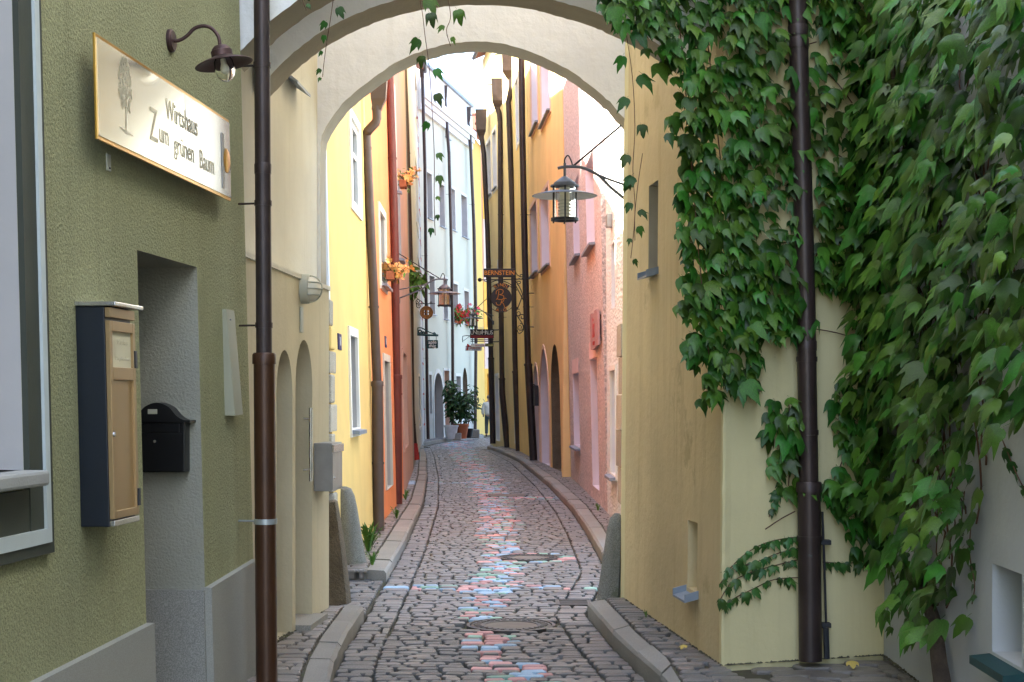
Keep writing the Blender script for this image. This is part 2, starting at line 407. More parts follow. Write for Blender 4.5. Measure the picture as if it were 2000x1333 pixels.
def opening(house_, W, o):
    lp = o['loop']; D = o.get('D', .2); kind = o.get('kind', 'window')
    us = [p[0] for p in lp]; zs = [p[1] for p in lp]
    u0, u1, z0, z1 = min(us), max(us), min(zs), max(zs)
    inn = grow(lp, -min(.06, (u1 - u0) * .12))
    mb = MB(); ring(mb, W, inn, lp, -D, -D + .05)
    if kind == 'window':
        if o.get('bars', True) and len(lp) == 4:
            um = (u0 + u1) / 2; zt = lerp(z0, z1, .64)
            for a, b in (((um - .025, z0 + .02), (um + .025, z1 - .02)), ((u0 + .02, zt - .025), (u1 - .02, zt + .025))):
                c8 = [W.pt(u, z, f) for f in (-D, -D + .04) for u, z in (a, (b[0], a[1]), b, (a[0], b[1]))]
                mb.hexa(c8)
        win = mb.build('window', o.get('fm', M_frame), house_)
        pm = MB(); tess(pm, W, [inn], -D + .015); pm.build('pane', M_glass, win)
    else:
        tess(mb, W, [lp], -D + .01)
        k = 4
        for i in range(1, k):
            u = lerp(u0, u1, i / k)
            mb.hexa([W.pt(uu, zz, f) for f in (-D + .005, -D + .03) for uu, zz in ((u - .012, z0 + .05), (u + .012, z0 + .05), (u + .012, lerp(z0, z1, .7)), (u - .012, lerp(z0, z1, .7)))])
        win = mb.build('door', o.get('fm', M_doorw), house_)
        hm = MB().tube([W.pt(lerp(u0, u1, .12), lerp(z0, z1, .45), -D + .02), W.pt(lerp(u0, u1, .12), lerp(z0, z1, .45), -D + .08), W.pt(lerp(u0, u1, .2), lerp(z0, z1, .45), -D + .08)], .012, 6)
        hm.build('handle', M_iron, win)
    rv = MB(); n = len(lp)
    rv.add([W.pt(u, z, .0) for u, z in lp] + [W.pt(u, z, -D) for u, z in lp], [(i, (i + 1) % n, n + (i + 1) % n, n + i) for i in range(n)])
    rv.build('reveal', o.get('rm', M_rev_w), win, smooth=len(lp) > 6)
    if o.get('sw'):
        sm = MB(); g = grow(lp, o['sw'], bottom=kind == 'window')
        ring(sm, W, grow(lp, -.002), g, -.01, o.get('so', .02)); sm.build('surround', o.get('sm', M_sur_w), win)
    if o.get('sill'):
        zs_ = z0
        sm = MB().hexa([W.pt(u, z, f) for (f, zz) in ((-D * .6, 0), (.09, -.03)) for u, z in ((u0 - .04, zs_ - .03 + zz), (u1 + .04, zs_ - .03 + zz), (u1 + .04, zs_ + .006 + zz), (u0 - .04, zs_ + .006 + zz))])
        sm.build('sill', o.get('silm', M_zinc), win)
    return win
def house(name, label, W, za, zb, m, ops=(), depth=5., z0=-.35, cat='house', roof=True, over=.25, body=True):
    t = thing(name, label, cat, W.pt(W.L / 2, 0))
    mb = MB()
    out = [(0, z0), (W.L, z0), (W.L, zb), (0, za)]
    tess(mb, W, [out] + [o['loop'] for o in ops])
    if body:
        a = [W.pt(u, z, 0) for u, z in out]; b = [W.pt(u, z, -depth) for u, z in out]
        mb.add(a + b, [(1, 2, 6, 5), (2, 3, 7, 6), (3, 0, 4, 7), (4, 5, 6, 7)])
    mb.build('wall', m, t)
    for o in ops: opening(t, W, o)
    if roof:
        r = MB().hexa([W.pt(-.0 + .02, za + .02, over), W.pt(W.L - .02, zb + .02, over), W.pt(W.L - .02, zb + 2.2, -depth * .6), W.pt(.02, za + 2.2, -depth * .6),
                       W.pt(.02, za + .14, over), W.pt(W.L - .02, zb + .14, over), W.pt(W.L - .02, zb + 2.35, -depth * .6), W.pt(.02, za + 2.35, -depth * .6)])
        r.build('roof', M_roof, t)
        g = MB().tube([W.pt(.03, za + .05, over + .06), W.pt(W.L - .03, zb + .05, over + .06)], .07, 8); g.build('gutter', M_pipe, t)
    return t
def wop(W, xn, xf, yt, yb, ym=None, **k):
    """window opening from its near and far edge columns and its top and bottom rows at the near edge"""
    ym = ym or (yt + yb) / 2
    ua, _ = W.hit(xn, ym); ub, _ = W.hit(xf, ym)
    _, zt = W.hit(xn, yt); _, zb_ = W.hit(xn, yb)
    ua, ub = min(ua, ub), max(ua, ub)
    ua = max(ua, .12); ub = min(ub, W.L - .12)
    sh = k.pop('shape', 'rect'); k.setdefault('D', .22)
    if k.get('kind') == 'door': zb_ = max(zb_, -.02)
    if sh == 'rect': lp = rect(ua, ub, zb_, zt)
    elif sh == 'arch': lp = archloop(ua, ub, zb_, zt, min((ub - ua) / 2, (zt - zb_) * .4))
    elif sh == 'point': lp = archloop(ua, ub, zb_, zt, min((ub - ua) * .75, (zt - zb_) * .45), 12, .3)
    else: lp = oval((ua + ub) / 2, (zt + zb_) / 2, (ub - ua) / 2, (zt - zb_) / 2)
    d = dict(loop=lp); d.update(k); return d

# ================================================================== GROUND, ROAD, PAVEMENTS
ZR = -.10       # road level; pavements are at z = 0
gm = MB().quad((-700, -200, -.42), (700, -200, -.42), (700, 1500, -.42), (-700, 1500, -.42))
tag(gm.build('ground', M_ground), kind='structure')

kL_near_in = [gr(x, y) for x, y in ((640, 1400), (644, 1333), (650, 1292), (668, 1251), (690, 1214), (711, 1184))]
kL_near_out = [gr(x, y) for x, y in ((575, 1400), (590, 1333), (602, 1292), (628, 1247), (654, 1212), (676, 1182))]
kL_far_in = [gr(x, y) for x, y in ((754, 1114), (790, 1053), (826, 977), (834, 927), (832, 887), (826, 868))]
kL_far_out = [gr(x, y) for x, y in ((717, 1112), (757, 1052), (804, 977), (818, 927), (820, 887), (818, 868))]
kR_near_in = [gr(x, y) for x, y in ((1148, 1175), (1195, 1229), (1262, 1292), (1303, 1328))] + [(.86, 7.42), (1.1, 7.28), (2.1, 7.1)]
kR_near_out = [gr(x, y) for x, y in ((1181, 1170), (1240, 1233), (1303, 1288))] + [(.90, 7.95), (.99, 7.72), (1.16, 7.58), (2.1, 7.4)]
kR_far_in = [gr(x, y) for x, y in ((1187, 1096), (1181, 1085), (1150, 1031), (1118, 986), (1073, 941), (1015, 896), (975, 878), (951, 871), (957, 869))]
kR_far_out = [gr(x, y) for x, y in ((1213, 1096), (1207, 1085), (1177, 1031), (1143, 986), (1093, 941), (1028, 896), (985, 878), (961, 871), (962, 869))]
kFar_in = [gr(x, y) for x, y in ((818, 867), (845, 861), (870, 857.5), (905, 853.5), (945, 850))]
kFar_out = [(x - .05, y + .3) for x, y in kFar_in]

def XYfun(pts): return pw([(y, x) for x, y in pts])
fLn, fLo = XYfun(kL_near_in), XYfun(kL_near_out)
fLf, fLfo = XYfun(kL_far_in), XYfun(kL_far_out)
fRn, fRno = XYfun(kR_near_in[:5]), XYfun(kR_near_out[:5])
fRf, fRfo = XYfun(kR_far_in), XYfun(kR_far_out)
fFar = XYfun(kFar_in)
yLn1, yLf0 = kL_near_in[-1][1], kL_far_in[0][1]
yRn1, yRf0 = kR_near_in[0][1], kR_far_in[0][1]
YB = kFar_in[0][1]
def roadL(Y):
    if Y < yLn1: return fLn(Y)
    if Y < yLf0: return lerp(fLn(yLn1), fLf(yLf0), (Y - yLn1) / (yLf0 - yLn1))
    if Y < YB: return fLf(Y)
    return fFar(Y)
def roadR(Y):
    if Y < yRn1: return fRn(Y)
    if Y < yRf0: return lerp(fRn(yRn1), fRf(yRf0), (Y - yRn1) / (yRf0 - yRn1))
    if Y < 49.0: return fRf(Y)
    return 2.0

# unit sett: rounded block, origin at its top centre
def unit_sett(k):
    r = random.Random(k); mb = MB()
    o8 = [(.5, -.24), (.5, .24), (.38, .5), (-.38, .5), (-.5, .24), (-.5, -.24), (-.38, -.5), (.38, -.5)]
    o8 = [(x + r.uniform(-.045, .045), y + r.uniform(-.05, .05)) for x, y in o8]
    vs_ = []
    for z, s in ((-.075, 1.0), (-.010, .99), (-.0025, .95), (.0005, .87)):
        for x, y in o8: vs_.append((x * s, y * s, z + (r.uniform(-.0015, .0015) if s < .95 else 0)))
    fs_ = [(i * 8 + k2, i * 8 + (k2 + 1) % 8, (i + 1) * 8 + (k2 + 1) % 8, (i + 1) * 8 + k2) for i in range(3) for k2 in range(8)] + [tuple(range(24, 32))]
    return vs_, fs_
USETT = [unit_sett(k) for k in range(8)]
SETTMESH = {}
def sett_mesh(k, m):
    if (k, m.name) not in SETTMESH:
        mb = MB(); mb.add(*USETT[k]); SETTMESH[(k, m.name)] = mb.mesh('cobblestone', m, False)
    return SETTMESH[(k, m.name)]
def place_setts(parent, stones, nobj, massname, zbase):
    stones.sort(key=lambda s: s[1])
    vis = []; rest = []
    for s in stones:
        px, py = proj((s[0], s[1], zbase))
        (vis if (len(vis) < nobj and 0 < px < 2000 and py < 1345) else rest).append(s)
    for x, y, w, d, rz, z, m in vis:
        o = link('cobblestone', sett_mesh(R.randrange(8), m), parent)
        o.location = (x, y, z); o.rotation_euler = (R.uniform(-.012, .012), R.uniform(-.012, .012), rz); o.scale = (w, d, 1)
    if not rest: return
    mats = []; V = []; Fc = []; MI = []; A = []
    for x, y, w, d, rz, z, m in rest:
        if m not in mats: mats.append(m)
        mi = mats.index(m); vs_, fs_ = USETT[R.randrange(8)]
        c, s_ = math.cos(rz), math.sin(rz); n = len(V); tx, ty = R.uniform(-.012, .012), R.uniform(-.012, .012); a = R.random()
        for vx, vy, vz in vs_:
            vx *= w; vy *= d
            V.append((x + vx * c - vy * s_, y + vx * s_ + vy * c, z + vz + vx * tx + vy * ty)); A.append(a)
        for f in fs_: Fc.append(tuple(i + n for i in f)); MI.append(mi)
    me = bpy.data.meshes.new(massname); me.from_pydata(V, [], Fc)
    for m in mats: me.materials.append(m)
    me.polygons.foreach_set('material_index', MI); me.attributes.new('rnd', 'FLOAT', 'POINT').data.foreach_set('value', A)
    tag(link(massname, me, parent), kind='stuff')
def rows(xl, xr, Y0, Y1, z, w, d, colf=None, hole=None, arc=0., gap=.013, slant=0.):
    out = []; Y = Y0
    while Y < Y1:
        dd = d * R.uniform(.85, 1.15); a, b = xl(Y + dd / 2), xr(Y + dd / 2)
        x = a + R.uniform(-.02, .0); first = R.uniform(.35, 1)
        while x < b - .02:
            ww = w * R.uniform(.72, 1.28) * first; first = 1
            if x + ww > b - .05: ww = b - x
            cx = x + ww / 2; t = (cx - (a + b) / 2); cy = Y + dd / 2 + arc * t * t + slant * t + R.uniform(-.006, .006)
            if ww > .05 and not (hole and hole(cx, cy)):
                m = colf(cx, cy) if colf else M_sett
                out.append((cx, cy, ww - gap * R.uniform(.7, 1.6), dd - gap * R.uniform(.2, .9), R.uniform(-.035, .035), z + R.uniform(-.004, .004), m))
            x += ww
        Y += dd
    return out
def sheet(name, xl, xr, Y0, Y1, z, m, parent=None, kind='structure'):
    n = max(2, int((Y1 - Y0) / .5)); mb = MB()
    P = [Y0 + (Y1 - Y0) * i / n for i in range(n + 1)]
    vs_ = []
    for Y in P: vs_ += [(xl(Y), Y, z), (xr(Y), Y, z)]
    mb.add(vs_, [(2 * i, 2 * i + 1, 2 * i + 3, 2 * i + 2) for i in range(n)])
    o = mb.build(name, m, parent)
    if parent is None and kind: o['kind'] = kind
    return o

# chalk ribbon down the middle of the road (photo rows -> ground positions)
ck = [(1345, 960, 1110), (1325, 930, 1105), (1308, 930, 1070), (1290, 925, 1010), (1262, 905, 1005), (1240, 905, 990), (1200, 895, 985), (1170, 905, 985), (1150, 900, 1015),
      (1125, 915, 1010), (1105, 950, 1025), (1090, 945, 1020), (1065, 945, 1010), (1045, 928, 1015), (1015, 935, 1010), (995, 938, 1000), (975, 930, 1000), (950, 918, 990),
      (930, 905, 972), (910, 895, 950), (895, 888, 938), (880, 872, 930), (868, 860, 915)]
ckl = pw([(y, a + (b - a) * .07) for y, a, b in ck]); ckr = pw([(y, b - (b - a) * .07) for y, a, b in ck])
MH = [(gr(1032, 1089, ZR), .315), (gr(998, 1221, ZR), .315)]
def chalk(x, y):
    if y < 8: return R.choice((M_sett, M_sett_w))
    px, py = proj((x, y, ZR)); hit = False
    if ckl(py) < px < ckr(py): hit = R.random() < .70
    elif ckl(py) - 14 < px < ckr(py) + 14: hit = R.random() < .13
    if 1143 < py < 1151 and 675 < px < 1180: hit = hit or R.random() < (.85 if px < 900 else .55)
    if 970 < py < 976 and 1000 < px < 1165: hit = hit or R.random() < .85
    if 941.5 < py < 944.5 and 800 < px < 915: hit = hit or R.random() < .8
    (mx, my), mr = MH[0]
    dm = math.hypot(x - mx, y - my)
    if dm < mr + .16: hit = hit or R.random() < .8
    if hit: return R.choice((M_ck_p, M_ck_p, M_ck_b, M_ck_b, M_ck_g))
    return M_sett if R.random() < .72 else M_sett_w
GRATE = (gr(1120, 1177, ZR), gr(990, 967.5, ZR))
def hole(x, y):
    if any(math.hypot(x - c[0], y - c[1]) < r + .03 for c, r in MH): return True
    (a, b), (c, d) = GRATE
    return (abs(x - a) < .15 and abs(y - b) < .16) or (abs(x - c) < .33 and abs(y - d) < .32)

road = sheet('road', lambda Y: -6., lambda Y: 6., 2.0, 80., ZR - .028, M_mortar)
gw = .24
st = rows(lambda Y: roadL(Y) + gw, lambda Y: roadR(Y) - gw, 8.3, 12.2, ZR, .145, .088, chalk, hole, arc=-.03)
st += rows(lambda Y: roadL(Y) + gw, lambda Y: roadR(Y) - gw, 12.2, 30., ZR, .145, .102, chalk, hole, arc=-.03)
st += rows(lambda Y: roadL(Y) + gw, lambda Y: roadR(Y) - gw, 30., 66., ZR, .165, .15, chalk, hole, arc=-.02)
st += rows(lambda Y: roadL(Y) + .012, lambda Y: roadL(Y) + gw - .010, 8.3, 50., ZR + .004, .24, .135, lambda x, y: chalk(x, y) if R.random() < .4 else M_sett, hole)
st += rows(lambda Y: roadR(Y) - gw + .010, lambda Y: roadR(Y) - .012, 8.3, 48., ZR + .004, .24, .135, lambda x, y: chalk(x, y) if R.random() < .4 else M_sett, hole)
place_setts(road, st, 300, 'cobblestone_surface', ZR)

def kerb(name, inn, out, seg, z1=0., z0=-.34):
    k = MB(); root = bpy.data.objects.new(name, None); COL.objects.link(root); root['kind'] = 'structure'; root['_t'] = 1
    root.location = (inn[0][0], inn[0][1], 0)
    def arcl(p):
        d = [0.]
        for a, b in zip(p, p[1:]): d.append(d[-1] + math.hypot(b[0] - a[0], b[1] - a[1]))
        return d
    def samp(p, d, t):
        s = t * d[-1]
        for i in range(len(p) - 1):
            if s <= d[i + 1] + 1e-9:
                q = (s - d[i]) / max(d[i + 1] - d[i], 1e-9); return Vector((lerp(p[i][0], p[i + 1][0], q), lerp(p[i][1], p[i + 1][1], q), 0))
        return Vector((*p[-1], 0))
    di, do = arcl(inn), arcl(out); n = max(1, round(di[-1] / seg))
    cuts = [0.] + [(i + R.uniform(-.18, .18)) / n for i in range(1, n)] + [1.]
    for a, b in zip(cuts, cuts[1:]):
        g = .003 / di[-1]; sub = 3; mb = MB(); vs_ = []; dz = R.uniform(-.006, .006)
        for j in range(sub + 1):
            t = lerp(a + g, b - g, j / sub); pi, po = samp(inn, di, t), samp(out, do, t); w = (po - pi).normalized(); jit = R.uniform(-.004, .004)
            vs_ += [pi + Vector((0, 0, z0)), pi + w * jit + Vector((0, 0, z1 - .022 + dz)), pi + w * .022 + Vector((0, 0, z1 + dz)), po + Vector((0, 0, z1 + dz)), po + Vector((0, 0, z0))]
        fs_ = [(5 * j + i, 5 * j + i + 1, 5 * j + 5 + i + 1, 5 * j + 5 + i) for j in range(sub) for i in range(4)] + [(4, 3, 2, 1, 0), tuple(5 * sub + i for i in range(5))]
        mb.add(vs_, fs_); mb.build('kerbstone', M_kerb, root)
    return root
kerb('kerb_left_near', kL_near_in, kL_near_out, .75)
kerb('kerb_left_far', kL_far_in, kL_far_out, .95)
kerb('kerb_right_near', kR_near_in, kR_near_out, .8)
kerb('kerb_right_far', kR_far_in, kR_far_out, .95)
kerb('kerb_far_corner', kFar_in, kFar_out, 1.1)

kx, ky = kL_far_out[0]
kerb('kerb_left_return', [(-1.62, ky - .02), (-1.35, ky - .03), (kx + .005, ky - .0)], [(-1.62, ky + .14), (-1.35, ky + .13), (kx + .005, ky + .15)], .3)
# pavements
def cst(*p): return pw([(y, x) for x, y in p])
greenX = lambda Y: -1.417 + .092 * (Y - 8.5)
wallL = cst((-1.50, 7.0), (-1.47, 8.5), (-1.507, 8.62), (-1.318, 11.06), (-1.5, 11.2), (-1.6, 13.4), (-1.555, 13.5), (-1.57, 17.55), (-1.66, 23.5), (-2.38, 38), (-3.2, 56))
wallR = cst((1.30, 8.0), (1.19, 8.65), (.845, 11.55), (1.30, 13.), (1.30, 16.2), (1.28, 20.3), (1.15, 29.6), (.58, 38.5), (.1, 46), (-.72, 53))
def pavement(name, xl, xr, Y0, Y1, z, w, d, n, m=M_sett, slant=0., hole_=None):
    o = sheet(name, xl, xr, Y0, Y1, z - .022, M_mortar)
    def cf(x, y):
        px, py = proj((x, y, z))
        if 968 < py < 976 and px > 1165: return R.choice((M_ck_p, M_ck_b, M_ck_g))
        if 939 < py < 946 and px < 830: return M_ck_b
        return m if R.random() < .7 else M_sett_w
    place_setts(o, rows(lambda Y: xl(Y) + .02, lambda Y: xr(Y) - .015, Y0, Y1, z, w, d, cf, hole_, slant=slant), n, 'cobblestone_paving', z)
    # the fill under the paving
    return o
pavement('pavement_left_near', lambda Y: wallL(Y) - .03, fLo, 7.6, yLn1, 0., .19, .115, 280, M_sett_w, -.06)
pavement('pavement_left_crossing', lambda Y: wallL(Y) - .1, lambda Y: roadL(Y), yLn1 + .02, yLf0 - .02, ZR + .012, .2, .13, 120)
pavement('pavement_left_far', lambda Y: wallL(Y) - .03, fLfo, yLf0, 50, 0., .2, .15, 60, M_sett_w)
def pRl(Y): return fRno(Y) if Y > 7.95 else .93
pavement('pavement_right_near', pRl, lambda Y: wallR(Y) + .03, 8.14, yRn1 + .15, 0., .24, .10, 200, M_sett, -.3)
pavement('pavement_right_corner', lambda Y: max(1.0, 1.16 + (Y - 7.55) * -.25), lambda Y: 2.2, 7.45, 9.02, -.012, .27, .16, 120, M_sett_w, .33,
         lambda x, y: y > 8.62 + (x - 1.18) * .35 or (x < 1.3 and y > 8.4))
pavement('pavement_right_crossing', lambda Y: roadR(Y), lambda Y: wallR(Y) + .1, yRn1 + .17, yRf0 - .02, ZR + .014, .2, .13, 40)
pavement('pavement_right_far', fRfo, lambda Y: wallR(Y) + .03, yRf0, 48.6, 0., .22, .15, 40, M_sett_w)
pavement('pavement_far_corner', lambda Y: pw([(50, -3.4), (57, -3.3), (66.5, -1.5), (70, -1.0)])(Y), lambda Y: fFar(Y) - .05, YB + .3, 66, 0., .3, .25, 0)

# manhole covers, drain grate and inspection plate
def manhole(c, r, label):
    t = thing('manhole_cover', label, 'manhole', (c[0], c[1], ZR), 'round manhole covers in the cobbles')
    MB().lathe([(r, -.1), (r, .004), (r * .93, .006), (r * .92, -.006), (r * .915, -.05)], None, 40).build('frame', M_castiron, t, True, True)
    MB().lathe([(r * .905, -.05), (r * .905, .0), (r * .89, .003), (r * .62, .003), (r * .60, .001), (r * .60, -.004)], None, 40).build('cover_ring', M_castiron, t, True, True)
    MB().lathe([(r * .6, -.003), (r * .3, .002), (.0001, .002)], None, 32).build('cover_filling', M_concrete, t, True, True)
    for k in range(28):
        a = 2 * math.pi * k / 28; M = Matrix.Rotation(a, 4, 'Z') @ Matrix.Translation((r * .76, 0, .003))
        MB().box((-.025, -.014, 0), (.025, .014, .005), M).build('raised_stud', M_castiron, t, False, True)
manhole(MH[0][0], MH[0][1], 'round iron manhole cover ringed by chalk colours, the farther one')
manhole(MH[1][0], MH[1][1], 'round iron manhole cover with dark filling, nearest to the camera')
c = GRATE[0]
t = thing('drain_grate', 'small rectangular drain cover beside the right kerb end', 'drain', (c[0], c[1], ZR))
fr = MB()
for a, b in (((-.14, -.15), (.14, -.12)), ((-.14, .12), (.14, .15)), ((-.14, -.12), (-.11, .12)), ((.11, -.12), (.14, .12))): fr.box((a[0], a[1], -.05), (b[0], b[1], .003))
fr.build('frame', M_castiron, t, False, True)
for k in range(5): MB().box((-.11, -.1 + k * .046, -.03), (.11, -.075 + k * .046, 0)).build('bar', M_castiron, t, False, True)
c = GRATE[1]
t = thing('inspection_plate', 'square brownish inspection plate set in the cobbles', 'manhole', (c[0], c[1], ZR))
MB().bev((-.29, -.27, -.05), (.29, .27, .003), .004).build('plate', M_concrete, t, False, True)
fr = MB()
for a, b in (((-.32, -.31), (.32, -.28)), ((-.32, .28), (.32, .31)), ((-.32, -.28), (-.295, .28)), ((.295, -.28), (.32, .28))): fr.box((a[0], a[1], -.05), (b[0], b[1], .002))
fr.build('frame', M_castiron, t, False, True)

# ================================================================== GREEN INN, LEFT FOREGROUND
WG = Wall((-1.417 - .092 * 14.5, -6.), (-1.417, 8.5), 1, -.025)
uD0, _ = WG.hit(283, 1100); uD1, _ = WG.hit(399, 1100); zD = WG.hit(262, 487)[1]
uW1, zS = WG.hit(46, 918)
M_jamb = mat('jamb_plaster', (.335, .33, .275), .95, .08, 2, .8, 75, .010)
M_jambw = mat('lilac_white_jamb', (.44, .425, .42), .8, .05, 2, .15, 40)
ops = [dict(loop=rect(uD0, uD1, .0, zD), kind='door', D=.62, rm=M_jamb), dict(loop=rect(uW1 - 1.15, uW1, zS, 3.75), D=.30, rm=M_jambw)]
inn = house('green_inn', 'olive green roughcast inn with recessed doorway and granite plinth', WG, 11.5, 11.5, M_green, ops, depth=7, cat='building')
# granite plinth slabs follow the base
def slab(W, u0, u1, za, zb, off, parent, m, name='plinth_slab', z0=-.02):
    p = [W.pt(u, z, o) for o in (-.02, off) for u, z in ((u0, z0), (u1, z0), (u1, zb), (u0, za))]
    return MB().hexa(p).build(name, m, parent)
zp = pw([(WG.hit(50, 1333)[0], .49), (WG.hit(290, 1215)[0], WG.hit(290, 1215)[1]), (WG.hit(405, 1145)[0], WG.hit(405, 1145)[1]), (WG.hit(486, 1095)[0], WG.hit(486, 1095)[1])])
slab(WG, uD0 - 3.2, uD0 - 1.65, .47, .48, .035, inn, M_granite_p)
slab(WG, uD0 - 1.645, uD0 + .006, zp(uD0 - 1.6), zp(uD0), .035, inn, M_granite_p)
slab(WG, uD1 - .004, WG.L - .03, zp(uD1), zp(WG.L), .035, inn, M_granite_p)
zj = zp(uD1) - .012
MB().hexa([WG.pt(u, z, o) for o in (-.55, .0) for u, z in ((uD1 - .025, -.02), (uD1 + .01, -.02), (uD1 + .01, zj), (uD1 - .025, zj))]).build('jamb_slab', M_granite, inn)
MB().hexa([WG.pt(u, z, o) for o in (-.62, .06) for u, z in ((uD0 - .0, -.1), (uD1 - .03, -.1), (uD1 - .03, .03), (uD0, .03))]).build('door_step', M_granite, inn)
# painted window surround, sill and apron
ub = [WG.hit(x, 500)[0] for x in (46, 62, 71, 79)]
za0, za1, za2 = WG.hit(70, 1034)[1], WG.hit(70, 1062)[1], WG.hit(80, 1082)[1]
def gbox(u0, u1, z0, z1, o0, o1, name, m, parent=inn):
    return MB().hexa([WG.pt(u, z, o) for o in (o0, o1) for u, z in ((u0, z0), (u1, z0), (u1, z1), (u0, z1))]).build(name, m, parent)
uw0 = uW1 - 1.15
gbox(uW1 + .002, ub[1], za0, 3.9, -.01, .022, 'surround_band', M_dgreen)
gbox(ub[1], ub[2], za1, 3.9, -.01, .034, 'surround_fillet', M_ltrim)
gbox(ub[2], ub[3], za2, 3.9, -.01, .026, 'surround_edge', M_dgreen)
gbox(uw0 - .1, uW1, za0, zS - .07, -.01, .018, 'apron_panel', M_dgreen)
gbox(uw0 - .1, ub[1], za1, za0, -.01, .034, 'surround_fillet', M_ltrim)
gbox(uw0 - .1, ub[2], za2, za1, -.01, .026, 'surround_edge', M_dgreen)
us1 = WG.hit(93, 930, .09)[0]
MB().bev((0, 0, 0), (1.3, .20, .055), .012, Matrix(((WG.u.x, WG.n.x, WG.v.x, 0), (WG.u.y, WG.n.y, 0, 0), (0, 0, 1, 0), (0, 0, 0, 1))).copy() if False else
         Matrix.Translation(WG.pt(us1 - 1.3, zS - .055, -.10)) @ Matrix(((WG.u.x, WG.n.x, 0, 0), (WG.u.y, WG.n.y, 0, 0), (0, 0, 1, 0), (0, 0, 0, 1)))).build('window_sill', M_sill, inn)

# ================================================================== PASSAGE, LEFT
WP = Wall((-1.507, 8.62), (-1.318, 11.06), 1, 0.)
def op2(xn, xf, yt, yb):
    ua, ub_ = WP.hit(xn, 950)[0], WP.hit(xf, 950)[0]; zt = WP.hit((xn + xf) / 2, yt)[1]
    return archloop(ua, ub_, .0, zt, (ub_ - ua) * .62, 14)
ops = [dict(loop=op2(540, 571, 684, 1235), kind='door', D=.34, rm=M_beige), dict(loop=op2(577, 610, 664, 1230), kind='door', D=.34, rm=M_beige)]
ph = house('passage_house', 'beige plastered house wall with two narrow arched doorways under the arches', WP, 2.31, 2.29, M_beige, ops, depth=3.4, roof=False)
WU = Wall((-1.63, 8.62), (-1.478, 11.80), 1, 0.)
MB().hexa([WU.pt(u, z, o) for z in (2.2, 8.2) for u, o in ((0, 0), (WU.L, 0), (WU.L, -3.3), (0, -3.3))]).build('upper_wall', M_beige2, ph)
MB().hexa([WP.pt(0, 2.30, -.02), WP.pt(WP.L, 2.28, -.02), WP.pt(WP.L, 2.28, .012), WP.pt(0, 2.30, .012), WP.pt(0, 2.37, -.16), WP.pt(WP.L, 2.35, -.16), WP.pt(WP.L, 2.31, .012), WP.pt(0, 2.33, .012)]).build('ledge', M_beige2, ph)
u_, z_ = WU.hit(566, 152)
MB().hexa([WU.pt(u_ - .25, z_ - .02, 0), WU.pt(u_ + .25, z_ - .02, 0), WU.pt(u_ + .25, z_ - .09, .10), WU.pt(u_ - .25, z_ - .09, .10),
           WU.pt(u_ - .25, z_ + .01, 0), WU.pt(u_ + .25, z_ + .01, 0), WU.pt(u_ + .25, z_ - .07, .10), WU.pt(u_ - .25, z_ - .07, .10)]).build('window_sill', M_zinc, ph)
stp = MB().hexa([WP.pt(u, z, o) for z in (-.03, .035) for u, o in ((WP.hit(577, 1220)[0], -.3), (WP.hit(612, 1215)[0], -.3), (WP.hit(612, 1215)[0], .10), (WP.hit(577, 1220)[0], .10))]).build('door_step', M_granite, ph)

# ================================================================== BUTTRESS ARCHES
def smooth_path(p, k=6):
    out = []
    for i in range(len(p) - 1):
        a, b, c, d = p[max(i - 1, 0)], p[i], p[i + 1], p[min(i + 2, len(p) - 1)]
        for j in range(k):
            t = j / k
            out.append(tuple(.5 * (2 * b[q] + (c[q] - a[q]) * t + (2 * a[q] - 5 * b[q] + 4 * c[q] - d[q]) * t * t + (3 * b[q] - a[q] - 3 * c[q] + d[q]) * t ** 3) for q in (0, 1)))
    out.append(tuple(p[-1])); return out
def arch(label, Yf, th, px, ztop, extra0=(), extra1=()):
    low = [(x + R.gauss(0, .55), y + R.gauss(0, .55)) for x, y in smooth_path(px)]; low = list(extra0) + low + list(extra1)
    P = [at(x, y, Yf) for x, y in low]
    t = thing('buttress_arch', label, 'arch', (0, Yf, P[0].z))
    xs = (P[0].x, P[-1].x)
    loop = [(p.x, p.z) for p in P] + [(xs[1], ztop), (xs[0], ztop)]
    tr = tessellate_polygon([[Vector((a, b, 0)) for a, b in loop]])
    mb = MB()
    for Y in (Yf, Yf + th): mb.add([(a, Y, b) for a, b in loop], [tuple(q) for q in tr])
    mb.quad((xs[0], Yf, ztop), (xs[1], Yf, ztop), (xs[1], Yf + th, ztop), (xs[0], Yf + th, ztop))
    mb.build('arch_wall', M_arch, t)
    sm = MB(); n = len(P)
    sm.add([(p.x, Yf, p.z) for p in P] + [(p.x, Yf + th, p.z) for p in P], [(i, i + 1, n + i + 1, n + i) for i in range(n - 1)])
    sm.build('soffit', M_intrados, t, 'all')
    return t
A1 = [(505, 172), (530, 146), (574, 103), (636, 58), (698, 27), (769, 2), (850, -14), (940, -19), (1030, -12), (1080, 0), (1143, 18), (1182, 33), (1241, 62), (1300, 97), (1356, 135)]
arch('slender plastered arch overhead, second of three from the camera', 9.4, .36, A1, 5.4)
A0 = [(1000 + (x - 1000) * 1.10, 780 + (y - 780) * 1.10 + 4) for x, y in A1]
arch('slender plastered arch overhead nearest the camera, mostly above the frame', 8.56, .36, A0, 5.4)
A2 = [(625, 300), (632, 257), (669, 203), (720, 160), (780, 119), (840, 95), (900, 83), (960, 83), (1020, 96), (1098, 130), (1147, 162), (1190, 199), (1212, 224), (1238, 256)]
arch('white plastered arch framing the sunny lane, farthest of the three', 11.7, .36, A2, 5.6, extra0=[(585, 585), (627, 585), (626, 500), (625, 400)])

